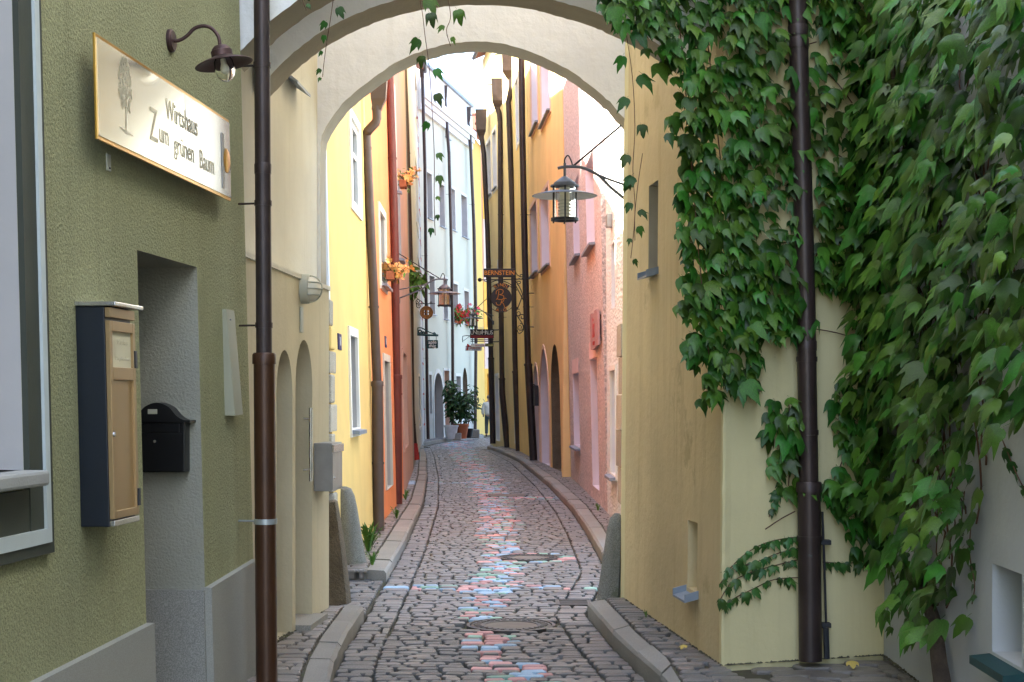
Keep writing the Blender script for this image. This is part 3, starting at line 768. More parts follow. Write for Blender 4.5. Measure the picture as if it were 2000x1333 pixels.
# ================================================================== CORNER HOUSE, RIGHT
WS = Wall((1.18, 8.65), (.845, 11.55), -1, .008)
ops = [wop(WS, 1362, 1343, 1022, 1158, D=.2, rm=M_yside, bars=False, fm=M_doorw), wop(WS, 1285, 1267, 352, 530, D=.16, rm=M_intrados, bars=False, fm=M_doorw)]
chh = house('corner_house', 'cream yellow corner house with rounded far edge and slit windows', WS, 11, 11, M_yside, ops, depth=.9, roof=False, body=False)
WFr = Wall((2.178, 9.0), (1.18, 8.65), -1, .008)
mb = MB(); tess(mb, WFr, [rect(0, WFr.L, -.35, 11)]); mb.build('front_wall', M_yfront, chh)
pl = [(.845, 11.55), (.826, 11.68), (.832, 11.84), (.88, 11.95), (1.0, 12.0), (3.2, 12.0), (3.2, 11.56)]
MB().prism([Vector((x, y, -.35)) for x, y in pl], [Vector((x + .008 * 11, y, 11)) for x, y in pl]).build('rounded_corner', M_yfront, chh, True)
MB().hexa([Vector(p) for p in ((1.9, 9.6, -.3), (3.2, 9.1, -.3), (3.2, 11.55, -.3), (1.75, 11.55, -.3), (1.9, 9.6, 11), (3.2, 9.1, 11), (3.2, 11.55, 11), (1.75, 11.55, 11))]).build('rear_wall', M_yfront, chh)
rc = random.Random(12); V = []
for k in range(90):
    z = -.1 + k * .06; b = rc.uniform(.001, .007) * (1.6 if rc.random() < .12 else 1)
    V += [WS.pt(.05, z, .0015), WS.pt(.012, z, .003 + b * .5), WS.pt(0, z, 0) + Vector((-.6, -.8, 0)) * b, WFr.pt(WFr.L - .012, z, .003 + b * .5), WFr.pt(WFr.L - .05, z, .0015)]
MB().add(V, [(5 * k + i, 5 * k + i + 1, 5 * k + i + 6, 5 * k + i + 5) for k in range(89) for i in range(4)]).build('worn_corner', M_yfront, chh)
def tray(W, x, y, label=None, w=.2, parent=None):
    u, z = W.hit(x, y); mb = MB()
    mb.hexa([W.pt(u - w / 2, z, -.05), W.pt(u + w / 2, z, -.05), W.pt(u + w / 2, z - .035, .085), W.pt(u - w / 2, z - .035, .085), W.pt(u - w / 2, z + .012, -.05), W.pt(u + w / 2, z + .012, -.05), W.pt(u + w / 2, z - .022, .085), W.pt(u - w / 2, z - .022, .085)])
    for s in (-1, 1):
        mb.hexa([W.pt(u + s * w / 2 - .006, z - .03 - (.0 if k else 0), o) for o in (-.05, .085) for k in (0, 1)] if False else
                [W.pt(u + s * w / 2 + d, zz + z, o) for o, zz0 in ((-.05, .0), (.085, -.035)) for d, zz in ((-.005, zz0), (.005, zz0), (.005, zz0 + .05), (-.005, zz0 + .05))])
    return mb.build('sill', M_zinc, parent)
tray(WS, 1352, 1160, parent=chh, w=.32); tray(WS, 1277, 535, parent=chh, w=.3)
# ================================================================== WHITE WALL WITH VINE, RIGHT
WR = Wall((1.785, -6.), (2.184, 9.12), -1, 0.)
ops = [wop(WR, 1996, 1938, 1122, 1306, D=.32, rm=M_white, bars=False, fm=M_petrol, sill=True, silm=M_petrol)]
wh = house('vine_house', 'white plastered house wall at right, mostly under vine leaves', WR, 11, 11, M_white, ops, depth=6)

# ================================================================== THE LANE BEYOND THE ARCHES, LEFT SIDE
LN = -.024
WY = Wall((-1.553, 13.50), (-1.562, 17.55), 1, LN)
ops = [wop(WY, 683, 697, 655, 838, sw=.085, D=.20, sill=True, rm=M_rev_g), wop(WY, 684, 701, 228, 392, sw=.08, D=.06)]
yh = house('yellow_house', 'bright yellow house with stone quoins on the left beyond the arches', WY, 6.5, 6.7, M_yel, ops)
# end face towards the camera: pale blue plaster above, quoin stones below
MB().hexa([Vector(p) for p in ((-4.4, 13.46, 2.35), (-1.60, 13.46, 2.35), (-1.60, 13.53, 2.35), (-4.4, 13.53, 2.35), (-4.6, 13.46, 6.5), (-1.705, 13.46, 6.5), (-1.705, 13.53, 6.5), (-4.6, 13.53, 6.5))]).build('end_wall', M_paleblue, yh)
rq = random.Random(4); zc = -.25
for zt in (.68, .95, 1.20, 1.46, 1.72, 1.93, 2.14, 2.38):
    m = M_yel if abs(zt - 2.14) < .01 else M_quoin
    pr = .04 if m is M_yel else rq.uniform(-.012, .02)
    x1 = -1.553 + LN * (zc + zt) / 2 + .012 + pr * .5
    MB().bev((-2.1, 13.40 - pr, zc + .006), (x1, 13.50 + rq.choice((.16, .38)) * (1 if m is M_quoin else .5), zt - .004), .018).build('quoin', m, yh)
    zc = zt
WBl = Wall((-1.72, 11.84), (-1.74, 13.38), 1, -.01)
house('pale_blue_house', 'narrow pale blue recessed house front between passage and yellow house', WBl, 6.9, 6.7, M_paleblue, [], depth=4)
WO = Wall((-1.565, 17.6), (-1.655, 23.5), 1, LN)
ops = [wop(WO, 741, 752, 412, 548, sw=.09, D=.22, sill=True, rm=M_rev_g), wop(WO, 770.5, 777, 185, 366, sw=.09, D=.22, sill=True), wop(WO, 751, 762, 705, 960, kind='door', sw=.09, D=.22, rm=M_rev_g, sm=M_sur_g)]
house('orange_house', 'vivid orange house with flower boxes on the left of the lane', WO, 7.0, 8.6, M_orange, ops)
WM = Wall((-1.662, 23.55), (-2.10, 32.7), 1, LN)
ops = [wop(WM, 788, 794, 690, 880, D=.2, rm=M_mauve, sw=.06, sm=M_mauve), wop(WM, 777, 782, 330, 495, D=.2, rm=M_rev_g, sill=True)]
house('mauve_house', 'brownish mauve house behind the red painted downpipe', WM, 10.4, 11.4, M_mauve, ops)
WGr = Wall((-2.10, 32.75), (-2.40, 38.5), 1, LN)
house('grey_house', 'narrow grey roughcast house beside the dark downpipe', WGr, 12.8, 13.0, M_grey, [])
WW = Wall((-2.43, 38.55), (-3.235, 57.0), 1, LN * .9)
ops = [wop(WW, 811, 815.5, 314, 420, D=.2, sw=.1), wop(WW, 809.5, 813.5, 132, 214, D=.2, sw=.1), wop(WW, 816, 820, 505, 600, D=.2, sw=.08), wop(WW, 817.5, 821, 735, 838, D=.2, sw=.08, rm=M_rev_g)]
whs = house('white_house', 'white house with grey and red painted quoins next to the mint house', WW, 13.6, 13.6, M_whouse, ops)
M_qred = mat('red_painted_edge', (.45, .09, .06), .85, .1, 5, .1); M_qgrey = mat('grey_painted_quoin', (.42, .43, .45), .85, .08, 5, .1)
for k in range(22):
    z0 = .05 + k * .55; w = 1.9 if k % 2 == 0 else .95
    p = [WW.pt(u, z, o) for o in (-.02, .015) for u, z in ((WW.L - w, z0), (WW.L - .01, z0), (WW.L - .01, z0 + .54), (WW.L - w, z0 + .54))]
    q = MB().hexa(p).build('quoin', M_qgrey, whs)
    for zz in (z0 + .50, ): MB().hexa([WW.pt(u, z, o) for o in (-.02, .022) for u, z in ((WW.L - w - .12, zz), (WW.L - .012, zz), (WW.L - .012, zz + .07), (WW.L - w - .12, zz + .07))]).build('quoin_edge', M_qred, q)
WMi = Wall((-3.26, 57.15), (-1.55, 66.5), 1, -.020)
ops = []
for x0, x1, y0, y1 in ((830, 837, 172, 209), (846.5, 854, 189, 225), (888.5, 895, 224, 258), (901.5, 908, 236, 268)):
    ops.append(wop(WMi, x0, x1, y0, y1, shape='oval', D=.25, rm=M_rev_g, sill=True))
ops.append(wop(WMi, 869, 877, 210, 266, shape='arch', D=.25, rm=M_rev_g, sill=True))
for x0, x1, y0, y1 in ((834, 844, 336, 424), (858, 868, 358, 440), (878.5, 889, 366, 446), (901, 912, 380, 460), (839, 849, 538, 612), (866, 874, 545, 622), (886, 894.5, 554, 630), (907, 916, 568, 632)):
    ops.append(wop(WMi, x0, x1, y0, y1, D=.3, rm=M_rev_g, sill=True, sw=.12, sm=M_sur_g, so=.01))
ops.append(wop(WMi, 848, 865, 728, 858, kind='door', shape='arch', D=.35, rm=M_rev_g, sw=.16, sm=M_sur_g))
ops.append(wop(WMi, 868, 878, 724, 857, kind='door', D=.35, rm=M_sur_p, sw=.1, sm=M_sur_g))
ops.append(wop(WMi, 838, 843, 732, 812, D=.3, rm=M_rev_g, sw=.12, sm=M_sur_g))
ops.append(wop(WMi, 891, 900, 735, 812, D=.3, rm=M_rev_g, sw=.12, sm=M_sur_g))
ops.append(wop(WMi, 904, 913, 718, 785, shape='point', D=.3, rm=M_granite_d))
mih = house('mint_house', 'pale mint house with oval attic windows at the bend of the lane', WMi, 13.2, 13.2, M_mint, ops, depth=7, roof=False)
for i, (z0, z1, o) in enumerate(((12.3, 12.55, .12), (12.55, 12.75, .2), (12.75, 13.05, .28))):
    MB().hexa([WMi.pt(u, z, q) for q in (-.02, o) for u, z in ((.01, z0), (WMi.L - .01, z0 + .003), (WMi.L - .01, z1 - .004), (.01, z1 - .004))]).build('cornice', M_whouse, mih)
MB().hexa([WMi.pt(u, z, q) for q in (-.3, .10) for u, z in ((.01, 13.05), (WMi.L - .01, 13.05), (WMi.L - .01, 14.1), (.01, 14.1))]).build('parapet', M_whouse, mih)
MB().hexa([WMi.pt(u, z, q) for q in (-.35, .2) for u, z in ((.0, 14.1), (WMi.L, 14.1), (WMi.L, 14.22), (.0, 14.22))]).build('coping', M_zinc, mih)
MB().hexa([WMi.pt(u, z, q) for q in (-.02, .04) for u, z in ((.01, -.2), (1.2, -.2), (1.2, .95), (.01, .95))]).build('plinth', M_sur_g, mih)
MB().hexa([WMi.pt(u, z, q) for q in (-.02, .04) for u, z in ((WMi.L - 3.2, -.2), (WMi.L - .01, -.2), (WMi.L - .01, 1.0), (WMi.L - 3.2, 1.0))]).build('plinth', M_sur_g, mih)
WFy = Wall((-1.52, 66.7), (-1.20, 69.6), 1, -.018)
ops = [wop(WFy, 927.5, 936, 722, 842, kind='door', D=.25, fm=M_ydoor, rm=M_ydoor, sw=.2, sm=M_ydoor)]
house('far_yellow_house', 'slim yellow house strip beyond the mint house', WFy, 13.0, 13.0, M_fary, [])
WFp = Wall((-1.18, 69.7), (2.2, 74.5), 1, -.012)
ops = [wop(WFp, 950, 956, 560, 640, D=.2, fm=M_ydoor, rm=M_ydoor, sw=.2, sm=M_ydoor), wop(WFp, 951, 957, 730, 838, kind='door', D=.25, fm=M_ydoor, rm=M_ydoor, sw=.22, sm=M_ydoor),
       wop(WFp, 948, 954, 330, 420, D=.2, rm=M_ydoor, sw=.2, sm=M_ydoor)]
fph = house('far_pink_house', 'pale pink house with yellow door and base at the end of the lane', WFp, 13.0, 13.0, M_farp, ops)
MB().hexa([WFp.pt(u, z, q) for q in (-.02, .03) for u, z in ((.0, -.2), (WFp.L, -.2), (WFp.L, .85), (.0, .85))]).build('plinth', M_fary, fph)

# ================================================================== RIGHT SIDE
LR = -.021
WSt = Wall((1.285, 16.2), (1.262, 20.3), -1, LR * .3)
ops = [wop(WSt, 1204, 1194, 722, 930, D=.2, sill=True, rm=M_rev_w, sw=.06), wop(WSt, 1201, 1194, 470, 600, D=.2, rm=M_rev_w)]
sth = house('roughcast_house', 'white roughcast house with exposed corner stones beside the right arch pier', WSt, 8.3, 8.3, M_stucco, ops)
zc = .3; rq = random.Random(9)
for zt in (.72, 1.15, 1.55, 1.98, 2.35):
    ua_, ub2 = WSt.hit(1221, 700)[0], WSt.hit(1212 + rq.uniform(-2, 2), 700)[0]
    p = [WSt.pt(u, z, o) for o in (-.05, .035 + rq.uniform(0, .02)) for u, z in ((ua_, zc + .006), (ub2, zc + .006), (ub2 - .05, zt - .006), (ua_, zt - .006))]
    MB().hexa(p).build('quoin', M_quoin, sth); zc = zt
WPk = Wall((1.262, 20.35), (1.14, 29.6), -1, LR)
ops = [wop(WPk, 1131.5, 1120, 728, 874, D=.28, rm=M_rev_p, sill=True), wop(WPk, 1168, 1155, 698, 957, kind='door', D=.30, rm=M_rev_p),
       wop(WPk, 1160, 1144, 285, 474, D=.28, rm=M_rev_p, sill=True), wop(WPk, 1131, 1119, 335, 496, D=.28, rm=M_rev_p, sill=True)]
pk = house('pink_house', 'pink roughcast house with lilac window reveals on the right of the lane', WPk, 9.6, 10.6, M_pink, ops)
for o in (ops[0], ops[1]):
    us = [p[0] for p in o['loop']]; zs = [p[1] for p in o['loop']]
    MB().hexa([WPk.pt(u, z, q) for q in (-.02, .012) for u, z in ((min(us), max(zs) + .01), (max(us), max(zs) + .01), (max(us), max(zs) + .26), (min(us), max(zs) + .26))]).build('lintel', M_rev_pk, pk)
WOc = Wall((1.13, 29.65), (.575, 38.5), -1, LR)
ops = [wop(WOc, 1074, 1056, 60, 214, D=.26, rm=M_rev_p, sill=True, sw=.1, sm=M_sur_p), wop(WOc, 1050, 1037, 70, 238, D=.26, rm=M_rev_p, sill=True, sw=.1, sm=M_sur_p),
       wop(WOc, 1073, 1056, 360, 514, D=.26, rm=M_rev_p, sill=True, sw=.1, sm=M_sur_p), wop(WOc, 1050, 1037, 388, 528, D=.26, rm=M_rev_p, sill=True, sw=.1, sm=M_sur_p),
       wop(WOc, 1053.5, 1043, 712, 908, kind='door', shape='arch', D=.28, rm=M_rev_p, sw=.08, sm=M_sur_p), wop(WOc, 1073, 1056, 676, 914, kind='door', shape='point', D=.3, rm=M_rev_p, sw=.09, sm=M_sur_p),
       wop(WOc, 1094, 1077, 668, 924, kind='door', shape='arch', D=.3, rm=M_granite_d)]
oc = house('ochre_house', 'ochre house with pointed arch doorways in the middle of the right row', WOc, 11.8, 12.0, M_ochre, ops)
MB().hexa([WOc.pt(u, z, o) for u, (ob, ot) in ((.0, (.16, .0)), (.55, (.12, .0))) for z, o in ((-.2, -.02), (-.2, ob), (5.2, .005), (5.2, -.02))]).build('battered_pier', M_ochre, oc)
WA = Wall((.57, 38.55), (.10, 46.0), -1, LR)
ops = [wop(WA, 1013.5, 1008, 145, 275, D=.24, rm=M_rev_w, sw=.12), wop(WA, 1005, 994, 682, 866, kind='door', D=.3, rm=M_rev_w, sw=.1), wop(WA, 1005, 998, 470, 580, D=.24, rm=M_rev_w)]
house('dull_yellow_house', 'dull yellow house with a white doorway between the downpipes', WA, 12.2, 12.2, M_dyel, ops)
WB = Wall((.09, 46.05), (-.74, 53.0), -1, LR)
ops = [wop(WB, 959.5, 951, 270, 378, D=.24, rm=M_rev_w, sw=.12, sill=True), wop(WB, 970, 963, 250, 364, D=.24, rm=M_rev_w, sw=.12, sill=True), wop(WB, 981, 972, 500, 590, D=.24, rm=M_rev_w), wop(WB, 975, 969, 735, 862, kind='door', D=.25, rm=M_rev_w, sw=.1)]
house('straw_yellow_house', 'straw yellow house where the lane bends right', WB, 13.2, 13.2, M_pyel, ops, depth=8)
WE = Wall((-.74, 53.05), (3.2, 60.0), -1, LR)
house('bend_house', 'pale house wall just visible round the bend', WE, 11.0, 11.0, M_farp, [], depth=6)

# ================================================================== DOWNPIPES
def vcol(p, r, h):
    return MB().lathe([(r, -h), (r * 1.16, -h), (r * 1.16, h), (r, h)], Matrix.Translation(p), 16)
def pipe(label, path, r, m, foot=None, footm=None, clamps=(), clampm=None, hopper=None, wall_dir=None, group='rain downpipes along the lane', joints=(), seg=14):
    """path: (x, y, Y) photo rows from the base up"""
    P = [at(*q) for q in path]
    t = thing('downpipe', label, 'downpipe', P[0], group)
    def on(y):
        for a, b, qa, qb in zip(P, P[1:], path, path[1:]):
            if (qa[1] - y) * (qb[1] - y) <= 0: return a.lerp(b, (y - qa[1]) / (qb[1] - qa[1]))
        return P[0]
    if foot:
        yk, rf = foot; k = on(yk)
        low = [P[0]] + [p for p in P[1:] if p.z < k.z - .02] + [k]; high = [k - (k - low[-2]).normalized() * .05] + [p for p in P[1:] if p.z > k.z + .01]
        f = MB().tube(low, rf, seg).build('standpipe', footm or m, t, True)
        MB().tube([k - Vector((0, 0, .04)), k + Vector((0, 0, .01)), k + Vector((0, 0, .02))], [rf * 1.12, rf * 1.12, rf], seg).build('collar', footm or m, f, True)
        MB().tube(high, r, seg).build('pipe', m, t, True)
    else:
        MB().tube(P, r, seg).build('pipe', m, t, True)
    for ci, y in enumerate(clamps):
        p = on(y); rr = (foot[1] if foot and y > foot[0] else r)
        cl = MB().lathe([(rr * .98, -.014), (rr * 1.1, -.014), (rr * 1.1, .014), (rr * .98, .014)], Matrix.Translation(p), 16)
        wd = Vector(wall_dir or (1, 0, 0)).normalized()
        cl.tube([p + wd * rr, p + wd * (rr + .10)], .006, 6)
        cl.build('clamp', (clampm[ci] if isinstance(clampm, tuple) else clampm) or m, t, True)
    for y in joints:
        p = on(y); rr = (foot[1] if foot and y > foot[0] else r)
        MB().lathe([(rr * .98, -.03), (rr * 1.06, -.03), (rr * 1.08, .02), (rr * .98, .03)], Matrix.Translation(p), 16).build('joint', m, t, True)
    if hopper:
        xl, xr, yt, yb, Y = hopper; c = P[-1]
        w = (xr - xl) * Y / F; top = H - (yt - HY) * Y / F; bot = H - (yb - HY) * Y / F; cx = ((xl + xr) / 2 - CX) * Y / F
        a = bot + (top - bot) * .22
        def sq(x, y, z, h): return [Vector((x - h, y - h * .8, z)), Vector((x + h, y - h * .8, z)), Vector((x + h, y + h * .8, z)), Vector((x - h, y + h * .8, z))]
        hb = MB()
        lv = [sq(c.x, Y, bot - .05, r * 1.05), sq((c.x + cx) / 2, Y, bot, r * 1.15), sq(cx, Y, a, w * .41), sq(cx, Y, top - .02, w * .48), sq(cx, Y, top - .02, w * .50), sq(cx, Y, top, w * .50), sq(cx, Y, top, w * .44), sq(cx, Y, a + .03, w * .36)]
        for q, q2 in zip(lv, lv[1:]): hb.prism(q, q2, False)
        hb.poly(lv[-1])
        h = hb.build('rain_hopper', m, t)
        MB().tube([Vector((cx - w * .45, Y, lerp(a, top, .75))), Vector((cx - w * .45 - .22, Y, lerp(a, top, .75) - .01))], .02, 6).build('overflow_spout', M_iron, h)
    return t
pipe('brown copper downpipe at left front beside the green inn, with tall red-brown lower tube', [(521.5, 1345, 8.12), (521, 1333, 8.15), (516, 700, 8.22), (511, 0, 8.25), (508, -420, 8.25)], .043, M_pipe,
     foot=(697, .057), footm=M_pipe_l, clamps=(1020, 636, 398, 128), clampm=(M_galv, M_pipe, M_pipe, M_pipe), wall_dir=(-1, .25, 0), joints=(330,), group=None)
pipe('dark bronze downpipe on the pale yellow corner face, among vine leaves', [(1583, 1291, 8.70), (1580, 950, 8.70), (1574, 600, 8.70), (1566, 300, 8.70), (1557, 0, 8.70), (1545, -420, 8.70)], .055, M_pipe,
     foot=(948, .066), clamps=(702, 1052, 845), wall_dir=(.3, 1, 0), joints=(675, 60, 85), group=None)
pipe('grey-brown downpipe with elbow and rain hopper between yellow and orange house', [(739.5, 1037, 17.35), (737, 750, 17.35), (729, 560, 17.3), (717, 300, 17.25), (715.5, 264, 17.25), (719, 256, 17.2), (734, 240, 17.2), (736, 232, 17.2), (735.5, 207, 17.2)], .052, M_pipe_g,
     foot=(748, .064), clamps=(290, 600, 905), wall_dir=(-1, 0, 0), hopper=(722, 757, 150, 207, 17.2))
pipe('thick red painted downpipe at the far edge of the orange house', [(776, 985, 21.7), (774.5, 735, 21.7), (771, 480, 21.6), (766, 300, 21.6), (759, 100, 21.6), (755, -60, 21.6)], .058, M_pipe_r,
     foot=(735, .072), clamps=(310, 520, 770), wall_dir=(-1, 0, 0))
pipe('dark downpipe with red painted foot in front of the mauve house', [(813, 899, 34.6), (808, 868, 34.6), (803, 800, 34.6), (801, 520, 34.5), (793, 250, 34.5), (786, 60, 34.5)], .072, M_pipe,
     foot=(868, .08), footm=M_redfoot, clamps=(560, 830, 300), wall_dir=(-1, 0, 0))
pipe('thin dark downpipe between the white and the mint house', [(836.5, 858, 56.6), (835, 800, 56.6), (833, 640, 56.6), (830, 330, 56.6), (825, 150, 56.6)], .062, M_pipe, clamps=(500, 700), wall_dir=(-1, 0, 0), hopper=(819, 829, 118, 150, 56.6), seg=8)
pipe('thin dark downpipe running down the middle of the mint house', [(885, 853, 61.3), (884, 640, 61.3), (882, 500, 61.3), (877, 300, 61.3), (869, 195, 61.3)], .065, M_pipe, clamps=(380, 600), wall_dir=(-1, 0, 0), hopper=(862, 874, 168, 195, 61.3), seg=8)
pipe('thin dark downpipe at the right end of the mint house', [(928, 842, 65.5), (930, 640, 65.5), (926, 450, 65.5), (918, 262, 65.5), (914, 238, 65.5)], .07, M_pipe, clamps=(400, 640), wall_dir=(-1, 0, 0), hopper=(908, 920, 210, 238, 65.5), seg=8)
pipe('tall downpipe with hopper nearest the bend on the right', [(962.5, 867, 51.2), (958, 660, 51.2), (952, 450, 51.2), (945, 300, 51.2), (940, 266, 51.2)], .082, M_pipe, foot=(700, .096), footm=M_pipe, clamps=(520,), wall_dir=(1, 0, 0), hopper=(928, 951, 215, 266, 51.2))
pipe('leaning downpipe with hopper, second from the bend on the right', [(991, 874, 47.6), (981, 770, 47.6), (978, 560, 47.5), (977, 240, 47.5), (975, 222, 47.5), (971, 210, 47.5)], .08, M_pipe, foot=(740, .095), clamps=(420, 620), wall_dir=(1, 0, 0), hopper=(959, 984, 155, 210, 47.5))
pipe('downpipe with swan neck and hopper, third from the bend on the right', [(1013.5, 881, 44.2), (1006, 700, 44.2), (1002, 450, 44.2), (994, 222, 44.2), (993, 200, 44.2), (999, 172, 44.2), (998, 152, 44.2)], .08, M_pipe, foot=(726, .095), clamps=(330, 560), wall_dir=(1, 0, 0), hopper=(979, 1006, 95, 152, 44.2))
pipe('tall straight downpipe at the far edge of the ochre house', [(1042, 899, 37.4), (1031, 700, 37.4), (1025, 500, 37.4), (1020, 250, 37.4), (1018, 60, 37.4)], .078, M_pipe, foot=(712, .094), clamps=(420, 600), wall_dir=(1, 0, 0))

# ================================================================== THINGS ON THE GREEN INN
def wbox(W, u0, u1, z0, z1, o0, o1, r=0.):
    """box in wall coordinates, chamfered by r"""
    M = Matrix(((W.u.x, W.v.x, W.n.x, 0), (W.u.y, W.v.y, W.n.y, 0), (W.u.z, W.v.z, W.n.z, 0), (0, 0, 0, 1))); M = Matrix.Translation(W.o) @ M
    return MB().bev((u0, z0, o0), (u1, z1, o1), r, M) if r else MB().box((u0, z0, o0), (u1, z1, o1), M)
# --- inn sign: thin brushed plate on stand-offs
so = .075
ua, zt = WG.hit(185, 57, so); _, zb = WG.hit(185, 262, so); ub_, _ = WG.hit(447, 240, so)
zt = (zt + WG.hit(447, 240, so)[1]) / 2; zb = (zb + WG.hit(447, 397, so)[1]) / 2
sg = thing('inn_sign', 'long brushed metal inn sign with etched tree and lettering on the green wall', 'sign', WG.pt(ua, zb))
wbox(WG, ua, ub_, zb, zt, so - .010, so, .0015).build('backing_plate', M_goldtrim, sg)
um = lerp(ua, ub_, .60)
wbox(WG, ua + .012, um - .002, zb + .016, zt - .016, so + .0005, so + .004).build('panel', M_signgold, sg)
wbox(WG, um + .002, ub_ - .006, zb + .016, zt - .016, so + .0005, so + .004).build('panel', M_steel, sg)
for uu in (ua + .35, ub_ - .2):
    for zz in (zb + .1, zt - .1): MB().tube([WG.pt(uu, zz, -.01), WG.pt(uu, zz, so - .008)], .012, 8).build('standoff', M_steel, sg, True)
hgt = zt - zb; Ls = ub_ - ua; zo = so + .0055
text_mesh('Wirtshaus', .135, WG.M(ua + Ls * .575, zb + hgt * .66, zo), 'lettering', M_etch, sg, .0006, .0, sx=.86)
text_mesh('um', .13, WG.M(ua + Ls * .43, zb + hgt * .37, zo), 'lettering', M_etch, sg, .0006, .0, sx=.86)
text_mesh('Z', .21, WG.M(ua + Ls * .355, zb + hgt * .40, zo), 'lettering', M_etch, sg, .0006, .0, sx=.86)
text_mesh('gr\u00fcnen', .13, WG.M(ua + Ls * .585, zb + hgt * .33, zo), 'lettering', M_etch, sg, .0006, .0, sx=.86)
text_mesh('Baum', .13, WG.M(ua + Ls * .775, zb + hgt * .31, zo), 'lettering', M_etch, sg, .0006, .0, sx=.86)
tm = MB(); rt = random.Random(3); uc, zg = ua + Ls * .17, zb + .085
for k in range(260):       # tree crown: many short etched strokes
    h = rt.random(); zz = zg + .09 + h * .215; wd = .085 * math.sin(math.pi * min(1, h * .80 + .16)) ** .7
    u = uc + rt.uniform(-wd, wd); a = rt.uniform(-.5, .5); l = rt.uniform(.012, .022); w = .0035
    tm.poly([WG.pt(u - w, zz - l * .5, zo), WG.pt(u + w, zz - l * .4, zo), WG.pt(u + w + a * .01, zz + l * .6, zo), WG.pt(u - w + a * .01, zz + l * .5, zo)])
tm.poly([WG.pt(uc - .007, zg, zo), WG.pt(uc + .007, zg, zo), WG.pt(uc + .004, zg + .13, zo), WG.pt(uc - .004, zg + .13, zo)])
tm.poly([WG.pt(uc - .09, zg + .006, zo), WG.pt(uc, zg - .012, zo), WG.pt(uc + .09, zg - .004, zo), WG.pt(uc, zg + .004, zo)])
tm.build('tree_emblem', M_etch, sg)
ue = ua + Ls * .955; ze = zb + hgt * .47
MB().lathe([(.0, .006), (.055, .006), (.062, .002), (.062, 0)], WG.M(ue, ze, zo), 28).build('round_emblem', M_goldtrim, sg, True)
wbox(WG, ue - .085, ue - .04, ze - .15, ze + .13, zo - .001, zo + .003, .001).build('emblem_bar', M_steel_d, sg)
# --- small steel tag under the sign
u, z = WG.hit(206, 300); u2, z2 = WG.hit(214, 336)
t = thing('wall_tag', 'small vertical metal tag screwed to the green wall below the sign', 'tag', WG.pt(u, z2))
wbox(WG, u, u2, z2, z, 0, .008, .002).build('plate', M_lgrey, t)
MB().lathe([(.0, .004), (.004, .004), (.005, 0)], WG.M((u + u2) / 2, z2 + .012, .008), 10).build('screw', M_iron, t)
# --- swan-neck wall lamp
u, z = WG.hit(331, 80); P0 = WG.pt(u, z); n = WG.n; up = Vector((0, 0, 1))
lp = thing('wall_lamp', 'brown swan-neck wall lamp with flat shade above the inn sign', 'lamp', P0)
MB().lathe([(.0, .022), (.045, .022), (.054, .014), (.054, 0)], WG.M(u, z, 0), 24).build('wall_plate', M_lampbr, lp, True)
pth = smooth_path([(0, 0), (.045, .0), (.085, .022), (.12, .055), (.165, .066), (.205, .052), (.235, .015), (.243, -.025)], 5)
MB().tube([P0 + n * a + up * b for a, b in pth], .0085, 10).build('arm', M_lampbr, lp, True)
hc = P0 + n * .245 + up * -.03; tilt = Matrix.Translation(hc) @ Matrix.Rotation(math.radians(11), 4, 'Y').inverted()
MB().lathe([(.0, .002), (.03, 0), (.042, -.012), (.046, -.022), (.050, -.024), (.050, -.05), (.06, -.056), (.10, -.07), (.133, -.084), (.136, -.088), (.132, -.089), (.10, -.076), (.05, -.060), (.0, -.058)], tilt, 32).build('shade', M_lampbr, lp, True)
MB().lathe([(.036, -.058), (.046, -.075), (.048, -.115), (.040, -.145), (.022, -.165), (.0001, -.172)], tilt, 24).build('glass_globe', M_clear, lp, True)
MB().lathe([(.014, -.06), (.016, -.085), (.024, -.105), (.022, -.125), (.0001, -.138)], tilt, 16).build('bulb', M_bulb, lp, True)
# --- showcase
dep = .135
ua, _ = WG.hit(152, 800); z1 = WG.hit(155, 600)[1]; z0 = WG.hit(160, 1029)[1]; ub_ = WG.hit(268, 800, dep)[0]
cs = thing('menu_showcase', 'tall slim blue menu showcase with bronze door on the green wall', 'showcase', WG.pt(ua, z0))
wbox(WG, ua, ub_, z0, z1, 0, dep - .02, .003).build('body', M_blue, cs)
wbox(WG, ua - .012, ub_ + .02, z1 + .001, z1 + .018, -.002, dep + .03, .004).build('lid', M_steel, cs)
dw = .03; do0, do1 = dep - .019, dep
wbox(WG, ua + .003, ub_ - .003, z1 - .042, z1 - .003, do0, do1, .002).build('header', M_tan, cs)
dr = MB()
for b in ((ua + .003, ua + dw, z0 + .03, z1 - .055), (ub_ - dw, ub_ - .003, z0 + .03, z1 - .055), (ua + dw, ub_ - dw, z1 - .095, z1 - .055), (ua + dw, ub_ - dw, z0 + .03, z0 + .06), (ua + dw, ub_ - dw, z1 - .285, z1 - .235)):
    q = wbox(WG, *b, do0, do1, .002); dr.add(q.v, q.f)
d = dr.build('door', M_tan, cs)
wbox(WG, ua + .003, ub_ - .003, z0 + .002, z0 + .024, do0, do1, .002).build('bottom_rail', M_steel, cs)
wbox(WG, ua + dw, ub_ - dw, z0 + .06, z1 - .285, do0, do0 + .008).build('pane', M_tan, d)
wbox(WG, ua + dw, ub_ - dw, z1 - .235, z1 - .095, do0, do0 + .008).build('paper', M_paper, d)
text_mesh('Wirtshaus', .03, WG.M(lerp(ua, ub_, .58), z1 - .135, do0 + .0085), 'lettering', M_etch, d, .001)
text_mesh('Zum gr\u00fcnen Baum', .022, WG.M(lerp(ua, ub_, .56), z1 - .20, do0 + .0085), 'lettering', M_etch, d, .001)
MB().lathe([(.0, .006), (.009, .006), (.010, 0)], WG.M(ua + .016, lerp(z0, z1, .42), do1), 12).build('lock', M_steel, d, True)
